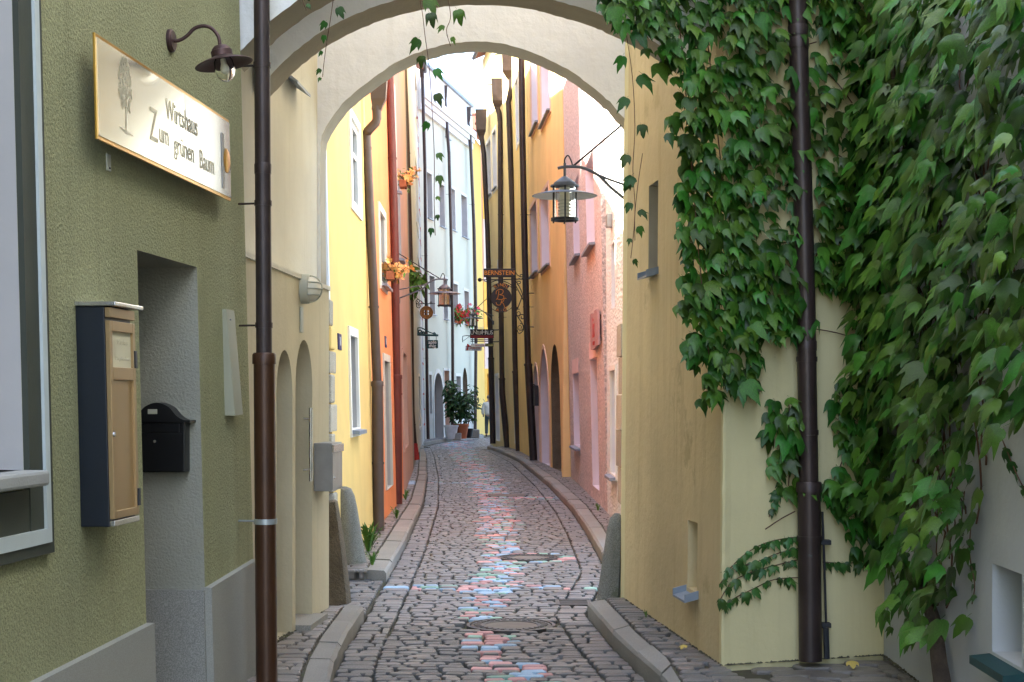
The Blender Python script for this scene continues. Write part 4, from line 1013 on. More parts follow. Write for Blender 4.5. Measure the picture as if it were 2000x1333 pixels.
for zz in (z1 - .20, z0 + .10): wbox(WG, ub_ - .022, ub_ + .003, zz - .035, zz + .035, do1 - .004, do1 + .006, .002).build('hinge', M_blue, d)
tb = MB()
for k in range(14):
    q = lerp(0, 1, k / 13); w = .018 * math.sin(math.pi * min(1, q * .8 + .18))
    tb.poly([WG.pt(ua + .075 - w, z1 - .195 + q * .07, do0 + .0085), WG.pt(ua + .075 + w, z1 - .195 + q * .07, do0 + .0085), WG.pt(ua + .075, z1 - .185 + q * .07, do0 + .0085)])
tb.build('tree_emblem', M_etch, d)
# --- black letterbox on the door jamb, facing the camera
jx = -WG.n; Ju = WG.pt(uD1 - .028, 0, 0); zl0 = H - (922 - HY) * Ju.y / F; 
Mj = Matrix(((WG.n.x, 0, -WG.u.x, 0), (WG.n.y, 0, -WG.u.y, 0), (0, 1, 0, 0), (0, 0, 0, 1)))
Mj = Matrix.Translation(WG.pt(uD1 - .001, zl0, -.365)) @ Mj
lb = thing('letterbox', 'black arched letterbox hanging in the doorway niche of the inn', 'letterbox', WG.pt(uD1, zl0, -.2))
bw, bh = .275, .25
MB().bev((.03, 0, 0), (.03 + bw, bh, .085), .006, Mj).build('body', M_black, lb)
cap = [(-.012, 0), (-.02, -.012), (.0, .0)]
top = smooth_path([(.0, .005), (.035, .008), (.07, .03), (.11, .075), (.168, .095), (.225, .075), (.265, .03), (.30, .008), (.335, .005)], 4)
b0 = [Mj @ Vector((x, bh + y * .95, 0)) for x, y in top] + [Mj @ Vector((.335, bh - .004, 0)), Mj @ Vector((0, bh - .004, 0))]
b1 = [Mj @ Vector((x, bh + y * .95, .10)) for x, y in top] + [Mj @ Vector((.335, bh - .004, .10)), Mj @ Vector((0, bh - .004, .10))]
MB().prism(b0, b1).build('arched_lid', M_black, lb)
MB().bev((.055, bh - .055, .085), (.28, bh - .012, .094), .003, Mj).build('slot_flap', M_black, lb)
MB().box((.055, bh - .064, .084), (.29, bh - .06, .088), Mj).build('slot_shadow_strip', M_iron, lb)  # solid dark strip standing in for the shadow under the slot flap
MB().bev((.125, bh + .035, .10), (.172, bh + .058, .103), .001, Mj).build('name_plate', M_lgrey, lb)
MB().lathe([(.0, .006), (.007, .006), (.009, 0)], Mj @ Matrix.Translation((.155, bh - .10, .085)), 14).build('lock', M_steel, lb, True)
# --- tapered grey cover on the wall
u0, z1 = WG.hit(434, 604); z0 = WG.hit(438, 812)[1]; u1 = WG.hit(452, 700)[0]
t = thing('wall_cover', 'pale grey tapered metal cover between niche and downpipe', 'cover', WG.pt(u0, z0))
MB().hexa([WG.pt(u0, z0, 0), WG.pt(u1, z0 + .002, 0), WG.pt(u1, z0 + .004, .055), WG.pt(u0, z0, .055), WG.pt(u0, z1, 0), WG.pt(u1, z1, 0), WG.pt(u1, z1, .022), WG.pt(u0, z1, .022)]).build('cover', M_cover, t)
for zz in (lerp(z0, z1, .1), lerp(z0, z1, .9)): MB().lathe([(.0, .004), (.005, .003), (.005, 0)], Matrix.Translation(WG.pt(u0 + .012, zz, .04)) @ Matrix.Rotation(math.pi / 2, 4, 'X'), 8).build('screw', M_steel_d, t)

# ================================================================== THINGS ON THE PASSAGE WALL
# bulkhead lamp
u, z = WP.hit(590, 565); P = WP.pt(u, z, 0)
t = thing('bulkhead_lamp', 'round caged bulkhead lamp on the beige passage wall', 'lamp', P)
r = .098; Mb = WP.M(u, z, 0)
MB().lathe([(r, 0), (r, .04), (r * .96, .052), (r * .86, .055), (r * .86, .0)], Mb, 32).build('housing', M_lgrey, t, True)
MB().lathe([(r * .84, .045), (r * .80, .075), (r * .62, .105), (r * .34, .122), (.0001, .127)], Mb, 28).build('diffuser', M_bulb, t, True)
cg = MB()
for k in (-1, 0, 1):
    zz = k * r * .42; ww = math.sqrt(max(0, (r * .9) ** 2 - zz * zz))
    cg.tube([Mb @ Vector((math.cos(a) * ww, zz, .05 + math.sin(a) * .082 * (1 - abs(k) * .12))) for a in [math.pi * i / 14 for i in range(15)]], .005, 6)
cg.tube([Mb @ Vector((0, math.cos(a) * r * .9, .05 + math.sin(a) * .084)) for a in [math.pi * i / 14 for i in range(15)]], .005, 6)
cg.build('cage', M_lgrey, t, True)
# switch strip
u, z = WP.hit(587, 600); z2 = WP.hit(587, 650)[1]
t = thing('conduit_strip', 'short metal conduit strip below the bulkhead lamp', 'conduit', WP.pt(u, z2))
wbox(WP, u - .03, u + .03, z2, z, 0, .014, .003).build('strip', M_lgrey, t)
# steel letterbox with grab bar
u0, z1 = WP.hit(613, 866); z0 = WP.hit(613, 960)[1]; P = WP.pt(u0, z0)
t = thing('steel_letterbox', 'brushed steel letterbox at the end of the beige passage wall', 'letterbox', P)
u1 = min(u0 + .36, WP.L - .02)
wbox(WP, u0, u1, z0, z1, 0, .125, .003).build('body', M_steel_d, t)
wbox(WP, u0 + .004, u1 - .004, z0 + .01, z1 - .07, .125, .130, .002).build('door', M_steel_d, t)
wbox(WP, u0 - .004, u1 + .004, z1 - .064, z1 - .012, .125, .140, .002).build('slot_flap', M_steel, t)
MB().lathe([(.0, .006), (.008, .006), (.009, 0)], WP.M(u0 + .06, z0 + .09, .13), 12).build('lock', M_steel, t, True)
uh, zh = WP.hit(607, 797, .05); zl = WP.hit(608, 940, .05)[1]
t = thing('door_pull_bar', 'vertical steel pull bar beside the steel letterbox', 'handle', WP.pt(uh, zl))
MB().tube([WP.pt(uh, zl, .05), WP.pt(uh, zh, .05)], .012, 10).build('bar', M_steel, t, True)
for zz in (lerp(zl, zh, .15), lerp(zl, zh, .85)): MB().tube([WP.pt(uh, zz, 0), WP.pt(uh, zz, .05)], .008, 8).build('bracket', M_steel, t, True)
# wall guard stones
def guard(label, m, prof, loc, tilt=(0, 0), name='guard_stone', sq=False, seg=14, seed=1):
    t = thing(name, label, 'bollard', loc)
    r_ = random.Random(seed); vs_ = []; n = len(prof)
    jit = [r_.uniform(.93, 1.07) for _ in range(seg)]
    for i, (rx, ry, z) in enumerate(prof):
        for k in range(seg):
            a = 2 * math.pi * k / seg; e = .45 if sq else .85
            cx, sy = math.cos(a), math.sin(a); cx = math.copysign(abs(cx) ** e, cx); sy = math.copysign(abs(sy) ** e, sy)
            q = jit[k] * r_.uniform(.985, 1.015)
            vs_.append((cx * rx * q + tilt[0] * z, sy * ry * q + tilt[1] * z, z))
    fs_ = [(i * seg + k, i * seg + (k + 1) % seg, (i + 1) * seg + (k + 1) % seg, (i + 1) * seg + k) for i in range(n - 1) for k in range(seg)] + [tuple(range((n - 1) * seg, n * seg))]
    mb = MB(); mb.add(vs_, fs_); mb.build('stone', m, t, True, True)
x, y = gr(657, 1172, -.05)
guard('rough brown wall guard stone at the end of the passage wall', M_granite_d, [(.085, .12, -.15), (.078, .115, .1), (.062, .10, .4), (.042, .09, .66), (.034, .08, .74), (.02, .05, .755)], (x + .01, y + .1, -.04), (-.07, 0), sq=True, seed=2)
x, y = gr(688, 1112, -.05)
guard('rounded grey granite wall guard stone before the yellow house', M_guard, [(.150, .17, -.15), (.140, .16, .05), (.120, .14, .3), (.10, .12, .55), (.088, .105, .66), (.062, .075, .725), (.02, .02, .745)], (x - .02, y + .14, -.05), (-.09, 0), seg=18, seed=3)
x, y = gr(1193, 1162)
guard('grey granite wall guard stone against the right arch pier', M_guard, [(.098, .13, -.15), (.092, .125, .05), (.078, .11, .3), (.062, .095, .52), (.048, .07, .60), (.02, .03, .635)], (x - .0, y + .10, -.02), (.085, 0), seg=18, seed=5)

# ================================================================== LANTERNS
def lantern(label, loc, rotz, arm, sc=1.0, rod=True):
    """hung lantern with wide hat; local +X is towards its wall, origin at the arm's free end"""
    t = thing('street_lantern', label, 'lantern', loc, 'hat lanterns hung over the lane')
    t.rotation_euler = (0, 0, rotz); t.scale = (sc, sc, sc)
    L = lambda mb, nm, m, sm=True, par=t: mb.build(nm, m, par, sm, True)
    a = arm
    L(MB().tube([(x, 0, z) for x, z in smooth_path([(-.055, 0), (.02, .012), (.14, .004), (.27, -.06), (.36, -.15), (a - .01, -.29)], 5)], [.012] * 26, 8), 'arm', M_lampgrey)
    L(MB().tube([(.26, 0, -.052), (.34, 0, -.085), (a - .0, 0, -.155)], .009, 8), 'brace', M_lampgrey)
    L(MB().bev((a - .04, -.03, -.37), (a + .01, .03, -.27), .01), 'wall_bracket', M_lampgrey, False)
    if rod: L(MB().tube([(.06, 0, .012), (a, 0, .42)], .008, 8), 'tie_rod', M_iron)
    L(MB().tube([(x, 0, z) for x, z in smooth_path([(.0, .03), (.0, .07), (.025, .10), (.05, .06), (.062, .015)], 4)], .006, 6), 'cable', M_iron)
    L(MB().tube([(0, 0, .04), (0, 0, -.07)], .011, 8), 'stem', M_lampgrey)
    L(MB().lathe([(.0001, -.06), (.02, -.066), (.083, -.112), (.088, -.118), (.088, -.13), (.112, -.134), (.112, -.146), (.0001, -.146)], None, 28), 'cap', M_lampgrey)
    L(MB().lathe([(.095, -.178), (.17, -.192), (.252, -.214), (.256, -.218), (.25, -.219)], None, 36), 'hat', M_lampgrey)
    L(MB().lathe([(.25, -.2195), (.17, -.198), (.095, -.184)], None, 36), 'hat_underside', M_lampwhite)
    L(MB().lathe([(.088, -.146), (.088, -.395)], None, 28), 'glass_cylinder', M_clear)
    lt = L(MB().lathe([(.045, -.15), (.045, -.385), (.0001, -.385)], None, 18), 'light_tube', M_bulb)
    for k in range(5):
        MB().lathe([(.046, -.25 - k * .026), (.062, -.254 - k * .026), (.062, -.257 - k * .026), (.046, -.255 - k * .026)], None, 18).build('fin', M_lgrey, lt, True, True)
    L(MB().lathe([(.085, -.39), (.108, -.39), (.108, -.412), (.085, -.412), (.085, -.39)], None, 28), 'base_ring', M_iron)
    for k in range(6):
        an = math.pi / 6 + k * math.pi / 3; x, y = .1 * math.cos(an), .1 * math.sin(an)
        L(MB().tube([(x, y, -.135), (x, y, -.425)], .0065, 6), 'bar', M_iron)
    return t
yl = 12.02; c = at(1103, 329, yl)
lantern('large grey hat lantern hanging beside the right arch pier', c, 0, .835 + .10 - c.x + .02)
yl = 23.9; c = at(868, 547, yl)
lantern('grey hat lantern reaching over the lane from the left house row', c, math.pi, c.x + 1.78)
yl = 50.5; c = at(924, 605, yl)
lantern('small distant hat lantern behind the black cafe sign', c, 0, (-.60 - c.x) / 1.35, 1.35)

# ================================================================== HANGING SIGNS
def disc(c, r, d, m, name, parent, seg=36):
    M = Matrix.Translation(c) @ Matrix.Rotation(math.pi / 2, 4, 'X')
    return MB().lathe([(.0001, -d / 2), (r - .004, -d / 2), (r, -d / 2 + .004), (r, d / 2 - .004), (r - .004, d / 2), (.0001, d / 2)], M, seg).build(name, m, parent, True)
def tm_at(x, y, Y): return Matrix.Translation(at(x, y, Y)) @ Matrix.Rotation(math.pi / 2, 4, 'X')
def board(x0, x1, y0, y1, Y, th, m, name, parent, r=.01):
    a, b = at(x0, y1, Y), at(x1, y0, Y)
    return MB().bev((a.x, Y - th / 2, a.z), (b.x, Y + th / 2, b.z), r).build(name, m, parent)
def stroke(pts, Y, r, m, name, parent, seg=6, k=5):
    return MB().tube([at(x, y, Y) for x, y in smooth_path(pts, k)], r, seg).build(name, m, parent, True)
def spiral(cx, cy, r0, turns, a0, d=1, n=22): return [(cx + r0 * (1 - .8 * i / n) * math.cos(a0 + d * turns * 2 * math.pi * i / n), cy + r0 * (1 - .8 * i / n) * math.sin(a0 + d * turns * 2 * math.pi * i / n)) for i in range(n + 1)]
Yb = 36.6
bs = thing('jeweller_sign', 'black iron shop sign reading BERNSTEIN above a round monogram board', 'sign', at(1028, 600, Yb))
bd = board(944.5, 1006.5, 525, 542, Yb, .05, M_signdark, 'name_board', bs)
text_mesh('BERNSTEIN', .148, tm_at(975.5, 533.6, Yb - .028), 'lettering', M_amber, bd, .004, .0005, sx=.98)
stroke([(937, 547), (960, 547), (1000, 546), (1036, 545)], Yb, .014, M_iron, 'bar', bs)
MB().lathe([(.0001, .05), (.035, .035), (.05, 0), (.035, -.035), (.0001, -.05)], Matrix.Translation(at(937, 547, Yb)), 14).build('ball_finial', M_iron, bs, True)
dc = disc(at(979, 582, Yb), 20.5 * Yb / F, .035, M_signdark, 'round_board', bs)
MB().lathe([(27.5 * Yb / F, -.012), (28.6 * Yb / F, -.012), (28.6 * Yb / F, .012), (27.5 * Yb / F, .012), (27.5 * Yb / F, -.012)], Matrix.Translation(at(979, 582, Yb)) @ Matrix.Rotation(math.pi / 2, 4, 'X'), 40).build('hoop', M_iron, bs, True)
for (cx0, sgn, a0, a1, word) in ((979, 1, 55, 125, 'KINDL'), (979, -1, 245, 295, 'A\u00b7O')):
    an = [math.radians(lerp(a0, a1, i / 10)) for i in range(11)]
    i0 = [at(979 + 20.9 * math.cos(a), 582 - 20.9 * math.sin(a), Yb - .01) for a in an]; i1 = [at(979 + 29 * math.cos(a), 582 - 29 * math.sin(a), Yb - .01) for a in an]
    mb = MB(); nn = len(an)
    for dy in (-.012, .012): mb.add([p + Vector((0, dy, 0)) for p in i0 + i1], [(i, i + 1, nn + i + 1, nn + i) for i in range(nn - 1)])
    mb.build('arc_plate', M_signdark, bs)
    w = len(word)
    for i, ch in enumerate(word):
        a = math.radians(lerp(a1, a0, (i + .5) / w) if sgn > 0 else lerp(a0, a1, (i + .5) / w))
        M = Matrix.Translation(at(979 + 25 * math.cos(a), 582 - 25 * math.sin(a), Yb - .028)) @ Matrix.Rotation(math.pi / 2, 4, 'X') @ Matrix.Rotation(a - math.pi / 2 if sgn > 0 else a + math.pi / 2, 4, 'Z')
        text_mesh(ch, .10, M, 'lettering', M_amber, bs, .004, .0)
Ym = Yb - .03
for pts in (([(974, 566), (973, 574), (971, 583), (968, 586)]), ([(968, 574), (969, 567), (976, 563), (983, 566), (981, 573), (975, 575), (983, 577), (984, 583), (978, 586), (969, 584)]),
            ([(981, 585), (979, 592), (976, 598), (970, 597), (968, 592)]), ([(990, 584), (986, 583), (983, 590), (978, 592), (983, 594), (986, 602), (990, 604), (992, 600)])):
    stroke([(980 + (x - 980) * .92, 583 + (y - 583) * .88) for x, y in pts], Ym, .0065, M_amber, 'monogram', dc)
fr = MB().tube([at(1024.5, 536, Yb), at(1026, 600, Yb), at(1028, 658, Yb)], .018, 6)
fr.build('upright', M_iron, bs)
for y in (545, 574, 640): stroke([(1025, y), (1038, y - 1), (1043, y - 1)], Yb, .012, M_iron, 'wall_tie', bs, k=2)
for pts in ([(1005, 546), (1014, 560), (1020, 575), (1016, 590), (1010, 605)], [(1024, 590), (1016, 575), (1008, 560), (1000, 549)], spiral(1012, 612, 8, 1.3, -1.2, -1), spiral(1020, 620, 7, 1.3, 2.2), [(1010, 600), (1009, 615), (1020, 632), (1022, 645), (1014, 652), (1010, 645)],
            spiral(1016, 640, 8, 1.4, -1.6), spiral(1018, 540, 6, 1.2, 2.6, -1), [(1006, 530), (1010, 537), (1017, 541), (1024, 541)], [(945, 549), (958, 552), (970, 548), (985, 550), (1000, 558), (1010, 568)], spiral(1014, 553, 5, 1.2, 1.5, 1)):
    stroke(pts, Yb, .011, M_iron, 'scroll', bs, k=3)
for x in (950, 1001): MB().tube([at(x, 541, Yb), at(x, 547, Yb)], .012, 6).build('hanger', M_iron, bs)
# cafe sign
Yc = 49.2
cf = thing('cafe_sign', 'black cafe sign with white lettering UNTERHAUS and small plates below', 'sign', at(963, 655, Yc))
b = board(918, 964.5, 643.5, 661.5, Yc, .06, M_signblk, 'main_board', cf)
board(919, 964, 655.5, 661, Yc - .032, .006, M_signred, 'red_band', b, .002)
for ch, x, h_, dy in (('U', 922, .30, 0), ('N', 927.5, .33, -1), ('T', 932.5, .25, .5), ('E', 936, .22, 1), ('R', 940, .24, .5), ('H', 945, .36, -1), ('A', 950, .29, 0), ('U', 955.5, .28, 0), ('S', 960.5, .31, -.5)):
    text_mesh(ch, h_ * .62, tm_at(x, 650.5 + dy, Yc - .037), 'lettering', M_txtw, b, .006, -.002, sx=.95)
text_mesh('CAF\u00c9', .09, tm_at(939, 641.5, Yc), 'lettering', M_txtw, cf, .02, .0)
board(919, 964, 663.2, 665.4, Yc, .05, M_signblk, 'strip', cf, .004)
board(919, 966, 667, 668.6, Yc, .05, M_signblk, 'strip', cf, .004)
w_ = mat('white_board', (.70, .71, .74), .5, .03, 5, .03)
p1_ = board(920, 947, 671.5, 678, Yc, .03, w_, 'plate', cf, .004)
text_mesh('Restaurant Bar', .075, tm_at(937, 674.8, Yc - .018), 'lettering', M_txtr, p1_, .003, sx=.7)
gp = board(947.5, 964, 671, 677.5, Yc, .03, mat('olive_plate', (.09, .10, .04), .5, .05, 5, .03), 'plate', cf, .004)
text_mesh('L\u00f6wen', .08, tm_at(957, 674.4, Yc - .018), 'lettering', mat('pale_gold_lettering', (.65, .55, .2), .5, 0, 5, 0), gp, .003)
p2_ = board(909, 941, 676, 685.5, Yc + .06, .03, w_, 'plate', cf, .004)
text_mesh('EINBLICKE', .075, tm_at(928, 680.2, Yc + .04), 'lettering', M_txtr, p2_, .003, sx=.9)
text_mesh('TOUREN', .07, tm_at(930, 683.8, Yc + .04), 'lettering', M_txtn, p2_, .003)
stroke([(912, 684), (914, 678), (913, 672), (916, 676), (920, 676)], Yc + .03, .02, M_txtr, 'bird_emblem', p2_, k=3)
for x, y in ((911, 676), (913.5, 675)): MB().tube([at(x - 1, y + 1.5, Yc + .035), at(x + 2, y - 1, Yc + .035)], .012, 5).build('emblem_stroke', M_txtn, p2_)
stroke([(904, 669), (904, 657), (918, 656.5)], Yc, .012, M_iron, 'bracket', cf, k=2); stroke([(905, 666), (911, 662), (917, 657)], Yc, .008, M_iron, 'bracket', cf, k=2)
for x in (923, 958): MB().tube([at(x, 661, Yc), at(x, 672, Yc)], .01, 6).build('hanger', M_iron, cf)
stroke([(962, 668), (972, 668), (978, 667)], Yc, .02, M_iron, 'wall_arm', cf, k=2); stroke([(962, 645), (972, 645), (977, 644)], Yc, .02, M_iron, 'wall_arm', cf, k=2)
# button sign
Yw = 39.0
t = thing('button_sign', 'round wooden sign shaped like a brown coat button', 'sign', at(812, 594, Yw))
cB = at(833, 611, Yw); rB = 13 * Yw / F; MBt = Matrix.Translation(cB) @ Matrix.Rotation(math.pi / 2, 4, 'X')
hl = [(math.cos(a) * rB * .80, math.sin(a) * rB * .80) for a in [2 * math.pi * i / 32 for i in range(32)]]
holes = [[(cx * rB + .028 * math.cos(-2 * math.pi * i / 10), cy * rB + .028 * math.sin(-2 * math.pi * i / 10)) for i in range(10)] for cx in (-.2, .2) for cy in (-.2, .2)]
tr = tessellate_polygon([[Vector((*p, 0)) for p in lp_] for lp_ in [hl] + holes]); flat = [p for lp_ in [hl] + holes for p in lp_]
mb = MB()
for z in (.015, -.015): mb.add([MBt @ Vector((*p, z)) for p in flat], [tuple(q) for q in tr])
for lp_ in holes: 
    k = len(lp_); mb.add([MBt @ Vector((*p, .015)) for p in lp_] + [MBt @ Vector((*p, -.015)) for p in lp_], [(i, (i + 1) % k, k + (i + 1) % k, k + i) for i in range(k)])
mb.build('face', M_wood, t)
MB().lathe([(rB * .79, .012), (rB * .82, .03), (rB * .94, .035), (rB, .02), (rB, -.02), (rB * .94, -.035), (rB * .82, -.03), (rB * .79, -.012)], MBt, 36).build('rim', M_wood, t, True)
stroke([(812, 594), (830, 593.5), (850, 593.5)], Yw, .011, M_iron, 'bracket', t, k=2)
for pts in (spiral(817, 589, 5, 1.3, 2, 1), spiral(818, 598, 5, 1.3, -2, -1), [(812, 581), (820, 587), (828, 593)], spiral(842, 592, 2.5, 1.2, 3, 1)): stroke(pts, Yw, .009, M_iron, 'scroll', t, k=2)
for x in (830, 836): MB().tube([at(x, 594, Yw), at(x, 599, Yw)], .007, 5).build('hanger', M_iron, t)
# petrol-coloured sign
Yp = 40.0
t = thing('petrol_sign', 'small petrol green hanging sign with white letters below the button sign', 'sign', at(815, 650, Yp))
pb = board(833, 855.5, 664.5, 681, Yp, .05, M_petrol, 'board', t, .02)
text_mesh('apie', .125, tm_at(844.5, 669, Yp - .028), 'lettering', M_txtw, pb, .006, .003, sx=1.05)
text_mesh('mig', .125, tm_at(844.5, 676, Yp - .028), 'lettering', M_txtw, pb, .006, .003, sx=1.05)
stroke([(815, 654), (835, 655), (856, 655.5)], Yp, .03, M_petrol, 'bracket', t, k=2)
for pts in ([(815, 641), (824, 641), (838, 649), (855, 655)], [(816, 641), (816, 648), (816, 655)], spiral(821, 648, 5, 1.4, 0, 1), spiral(827, 651, 3, 1.4, 3, 1), spiral(848, 652, 2.6, 1.3, 2, -1)): stroke(pts, Yp, .016, M_petrol, 'scroll', t, k=2)
for x in (838, 852): MB().tube([at(x, 656, Yp), at(x, 665, Yp)], .007, 5).build('hanger', M_iron, t)
# plank sign on the pink house
uA, zA = WPk.hit(1167, 604, .05); uB, zB = WPk.hit(1152, 640, .05); zC = WPk.hit(1167, 676, .05)[1]
t = thing('plank_sign', 'weathered wooden plank sign with faded red letters on the pink house', 'sign', WPk.pt(uA, zC))
n_ = 5; du = (uB - uA) / n_
for k in range(n_):
    q = wbox(WPk, uA + k * du + .004, uA + (k + 1) * du - .004, zC + R.uniform(-.02, .02), zA + R.uniform(-.02, .02), .02, .05 + R.uniform(-.004, .004), .003); q.build('plank', M_plank, t)
text_mesh('L\u00fcx', .42, WPk.M((uA + uB) / 2, lerp(zC, zA, .55), .056), 'lettering', M_txtr, t, .003, .0, sx=.8)
text_mesh('CAFE & BAR', .08, WPk.M((uA + uB) / 2, lerp(zC, zA, .12), .056), 'lettering', M_txtr, t, .003)
for zz in (lerp(zC, zA, .2), lerp(zC, zA, .8)): wbox(WPk, uA + .03, uB - .03, zz - .03, zz + .03, 0, .02).build('batten', M_doorw, t)
# notice box and number plates
u, z = WOc.hit(1054, 753); u2, z2 = WOc.hit(1051, 793)
t = thing('notice_box', 'dark slate notice board hung between the ochre house doorways', 'board', WOc.pt(u, z2))
wbox(WOc, min(u, u2), max(u, u2) + .1, z2, z, .03, .12, .01).build('box', M_signdark, t); MB().tube([WOc.pt(u, z, .1), WOc.pt(u + .1, z + .05, .2)], .012, 6).build('hook', M_iron, t)
def plate(W, x, y, w, h, label):
    u, z = W.hit(x, y); t = thing('house_number', label, 'number plate', W.pt(u, z), 'enamel house number plates')
    wbox(W, u - w / 2, u + w / 2, z - h / 2, z + h / 2, 0, .012, .003).build('plate', mat('navy_enamel', (.03, .035, .12), .4, .05, 5, .02), t)
    text_mesh('18' if x < 700 else '16', h * .75, W.M(u, z, .0135), 'lettering', M_txtw, t, .002, .002)
plate(WY, 662, 668, .26, .15, 'dark blue house number plate on the yellow house'); plate(WO, 752.5, 668, .26, .15, 'dark blue house number plate on the orange house')
# small wall boxes on the roughcast house
u, z = WSt.hit(1195, 432)
t = thing('wall_box', 'small dark metal box high on the white roughcast house', 'box', WSt.pt(u, z)); wbox(WSt, u - .1, u + .1, z - .08, z + .08, 0, .07, .006).build('box', M_steel_d, t)

# sticker and lightning rod by the right downpipe
st_ = thing('pipe_sticker', 'small white sticker on the bronze downpipe', 'sticker', at(1584, 845, 8.63))
q = [at(x, y, 8.70) for x, y in ((1573, 851), (1596, 850), (1596, 842), (1573, 843))]; cpx = at(1577.5, 846, 8.70)
V = []
for k in range(7):
    a = -1.9 + k * .16
    for z in (-.012, .012): V.append((cpx.x + math.cos(a) * .0572, 8.70 + math.sin(a) * .0572, cpx.z + z))
MB().add(V, [(2 * i, 2 * i + 2, 2 * i + 3, 2 * i + 1) for i in range(6)]).build('label', M_txtw, st_)
rd = thing('conductor_rod', 'thin iron lightning rod running down beside the bronze downpipe', 'rod', at(1614, 1286, 8.80))
MB().tube([at(1606, 1000, 8.80), at(1610, 1100, 8.80), at(1613, 1200, 8.80), at(1615, 1287, 8.80)], .007, 6).build('rod', M_iron, rd, True)
MB().tube([at(1613, 1225, 8.80), at(1615, 1287, 8.80)], .017, 8).build('sleeve', M_pipe_b, rd, True)
for y in (1060, 1222): MB().bev((-.03, -.012, -.014), (.03, .05, .014), .004, Matrix.Translation(at(1613, y, 8.80))).build('clip', M_pipe_b, rd)

# ================================================================== VINES
def leaf_mesh_data(k):
    r = random.Random(100 + k); j = lambda a: a * r.uniform(.9, 1.1)
    half = [(.10, .06), (.29, .04), (.43, -.08), (.46, -.27), (j(.50), j(-.76)), (.30, -.52), (.24, -.60), (.20, -.80), (.10, -1.0), (0, j(-1.25))]
    rib = [(0, 0), (0, -.20), (0, -.45), (0, -.80)]
    vs_ = []; fold = r.uniform(.18, .34); droop = r.uniform(.10, .30); tw = r.uniform(-.1, .1)
    def z(x, y): return -fold * abs(x) ** 1.2 - droop * y * y + tw * x + .05 * math.sin(9 * y + k) * abs(x)
    for x, y in rib: vs_.append((x, y, z(x, y)))
    fs_ = []
    for s in (1, -1):
        o = len(vs_)
        for x, y in half:
            x2 = x * s * (r.uniform(.92, 1.08)); vs_.append((x2, y, z(x2, y)))
        q = [(0, o, o + 1), (0, o + 1, 1), (1, o + 1, o + 2), (1, o + 2, o + 3), (1, o + 3, 2), (2, o + 3, o + 5), (o + 3, o + 4, o + 5), (2, o + 5, o + 6), (2, o + 6, o + 7), (2, o + 7, 3), (3, o + 7, o + 8), (3, o + 8, o + 9)]
        fs_ += q if s > 0 else [tuple(reversed(t)) for t in q]
    if k > 4: vs_ = [(x, y, v + .22 * math.sin(4 * y + k) * (1 if k % 2 else -1) * (.3 + abs(x))) for x, y, v in vs_]
    # stalk
    n = len(vs_); vs_ += [(-.012, .0, .01), (.012, .0, .01), (.012, .30, -.12), (-.012, .30, -.12)]; fs_.append((n, n + 1, n + 2, n + 3))
    return vs_, fs_
LEAFD = [leaf_mesh_data(k) for k in range(7)]
LEAFM = {}
def leaf_me(k, m):
    if (k, m.name) not in LEAFM:
        mb = MB(); mb.add(*LEAFD[k]); LEAFM[(k, m.name)] = mb.mesh('leaf', m, 'all')
    return LEAFM[(k, m.name)]
def leaf_matrix(p, tip, nrm, size):
    t = tip.normalized(); n = (nrm - t * nrm.dot(t)).normalized(); s = n.cross(t) * -1
    return Matrix(((s.x * size, -t.x * size, n.x * size, p.x), (s.y * size, -t.y * size, n.y * size, p.y), (s.z * size, -t.z * size, n.z * size, p.z), (0, 0, 0, 1)))
def add_leaves(root, L, nobj, m, massname='foliage'):
    """L: (matrix, size on screen); the largest become leaf parts, the rest one mass"""
    L.sort(key=lambda q: -q[1])
    inv = Matrix.Translation(-Vector(root.location))
    for M, _ in L[:nobj]:
        o = bpy.data.objects.new('leaf', leaf_me(R.randrange(7), m)); COL.objects.link(o); o.parent = root; o.matrix_parent_inverse = inv; o.matrix_basis = M
    rest = L[nobj:]
    if not rest: return
    V = []; Fc = []; A = []
    for M, _ in rest:
        vs_, fs_ = LEAFD[R.randrange(7)]; n = len(V); a = R.random()
        for v in vs_: V.append(tuple(M @ Vector(v))); A.append(a)
        Fc += [tuple(i + n for i in f) for f in fs_]
    me = bpy.data.meshes.new(massname); me.from_pydata(V, [], Fc); me.materials.append(m)
    me.polygons.foreach_set('use_smooth', [True] * len(Fc)); me.attributes.new('rnd', 'FLOAT', 'POINT').data.foreach_set('value', A)
    tag(link(massname, me, root), kind='stuff')
def wall_leaf(W, u, z, off, size, rl):
    n = W.n; dn = Vector((0, 0, -1))
    side = W.u * rl.uniform(-.45, .45)
    tip = dn * rl.uniform(.6, 1.0) + n * rl.uniform(.2, 1.0) + side
    nrm = n * rl.uniform(.7, 1.0) + Vector((0, 0, 1)) * rl.uniform(.15, .7) + W.u * rl.uniform(-.35, .35) + Vector((0, -rl.uniform(0, .9), 0))
    M = leaf_matrix(W.pt(u, z, off), tip, nrm, size)
    p = M.translation; x, y = proj(p); on = -30 < x < 2030 and -30 < y < 1360
    return M, (size / p.y * F if on else 0)
rl = random.Random(21)
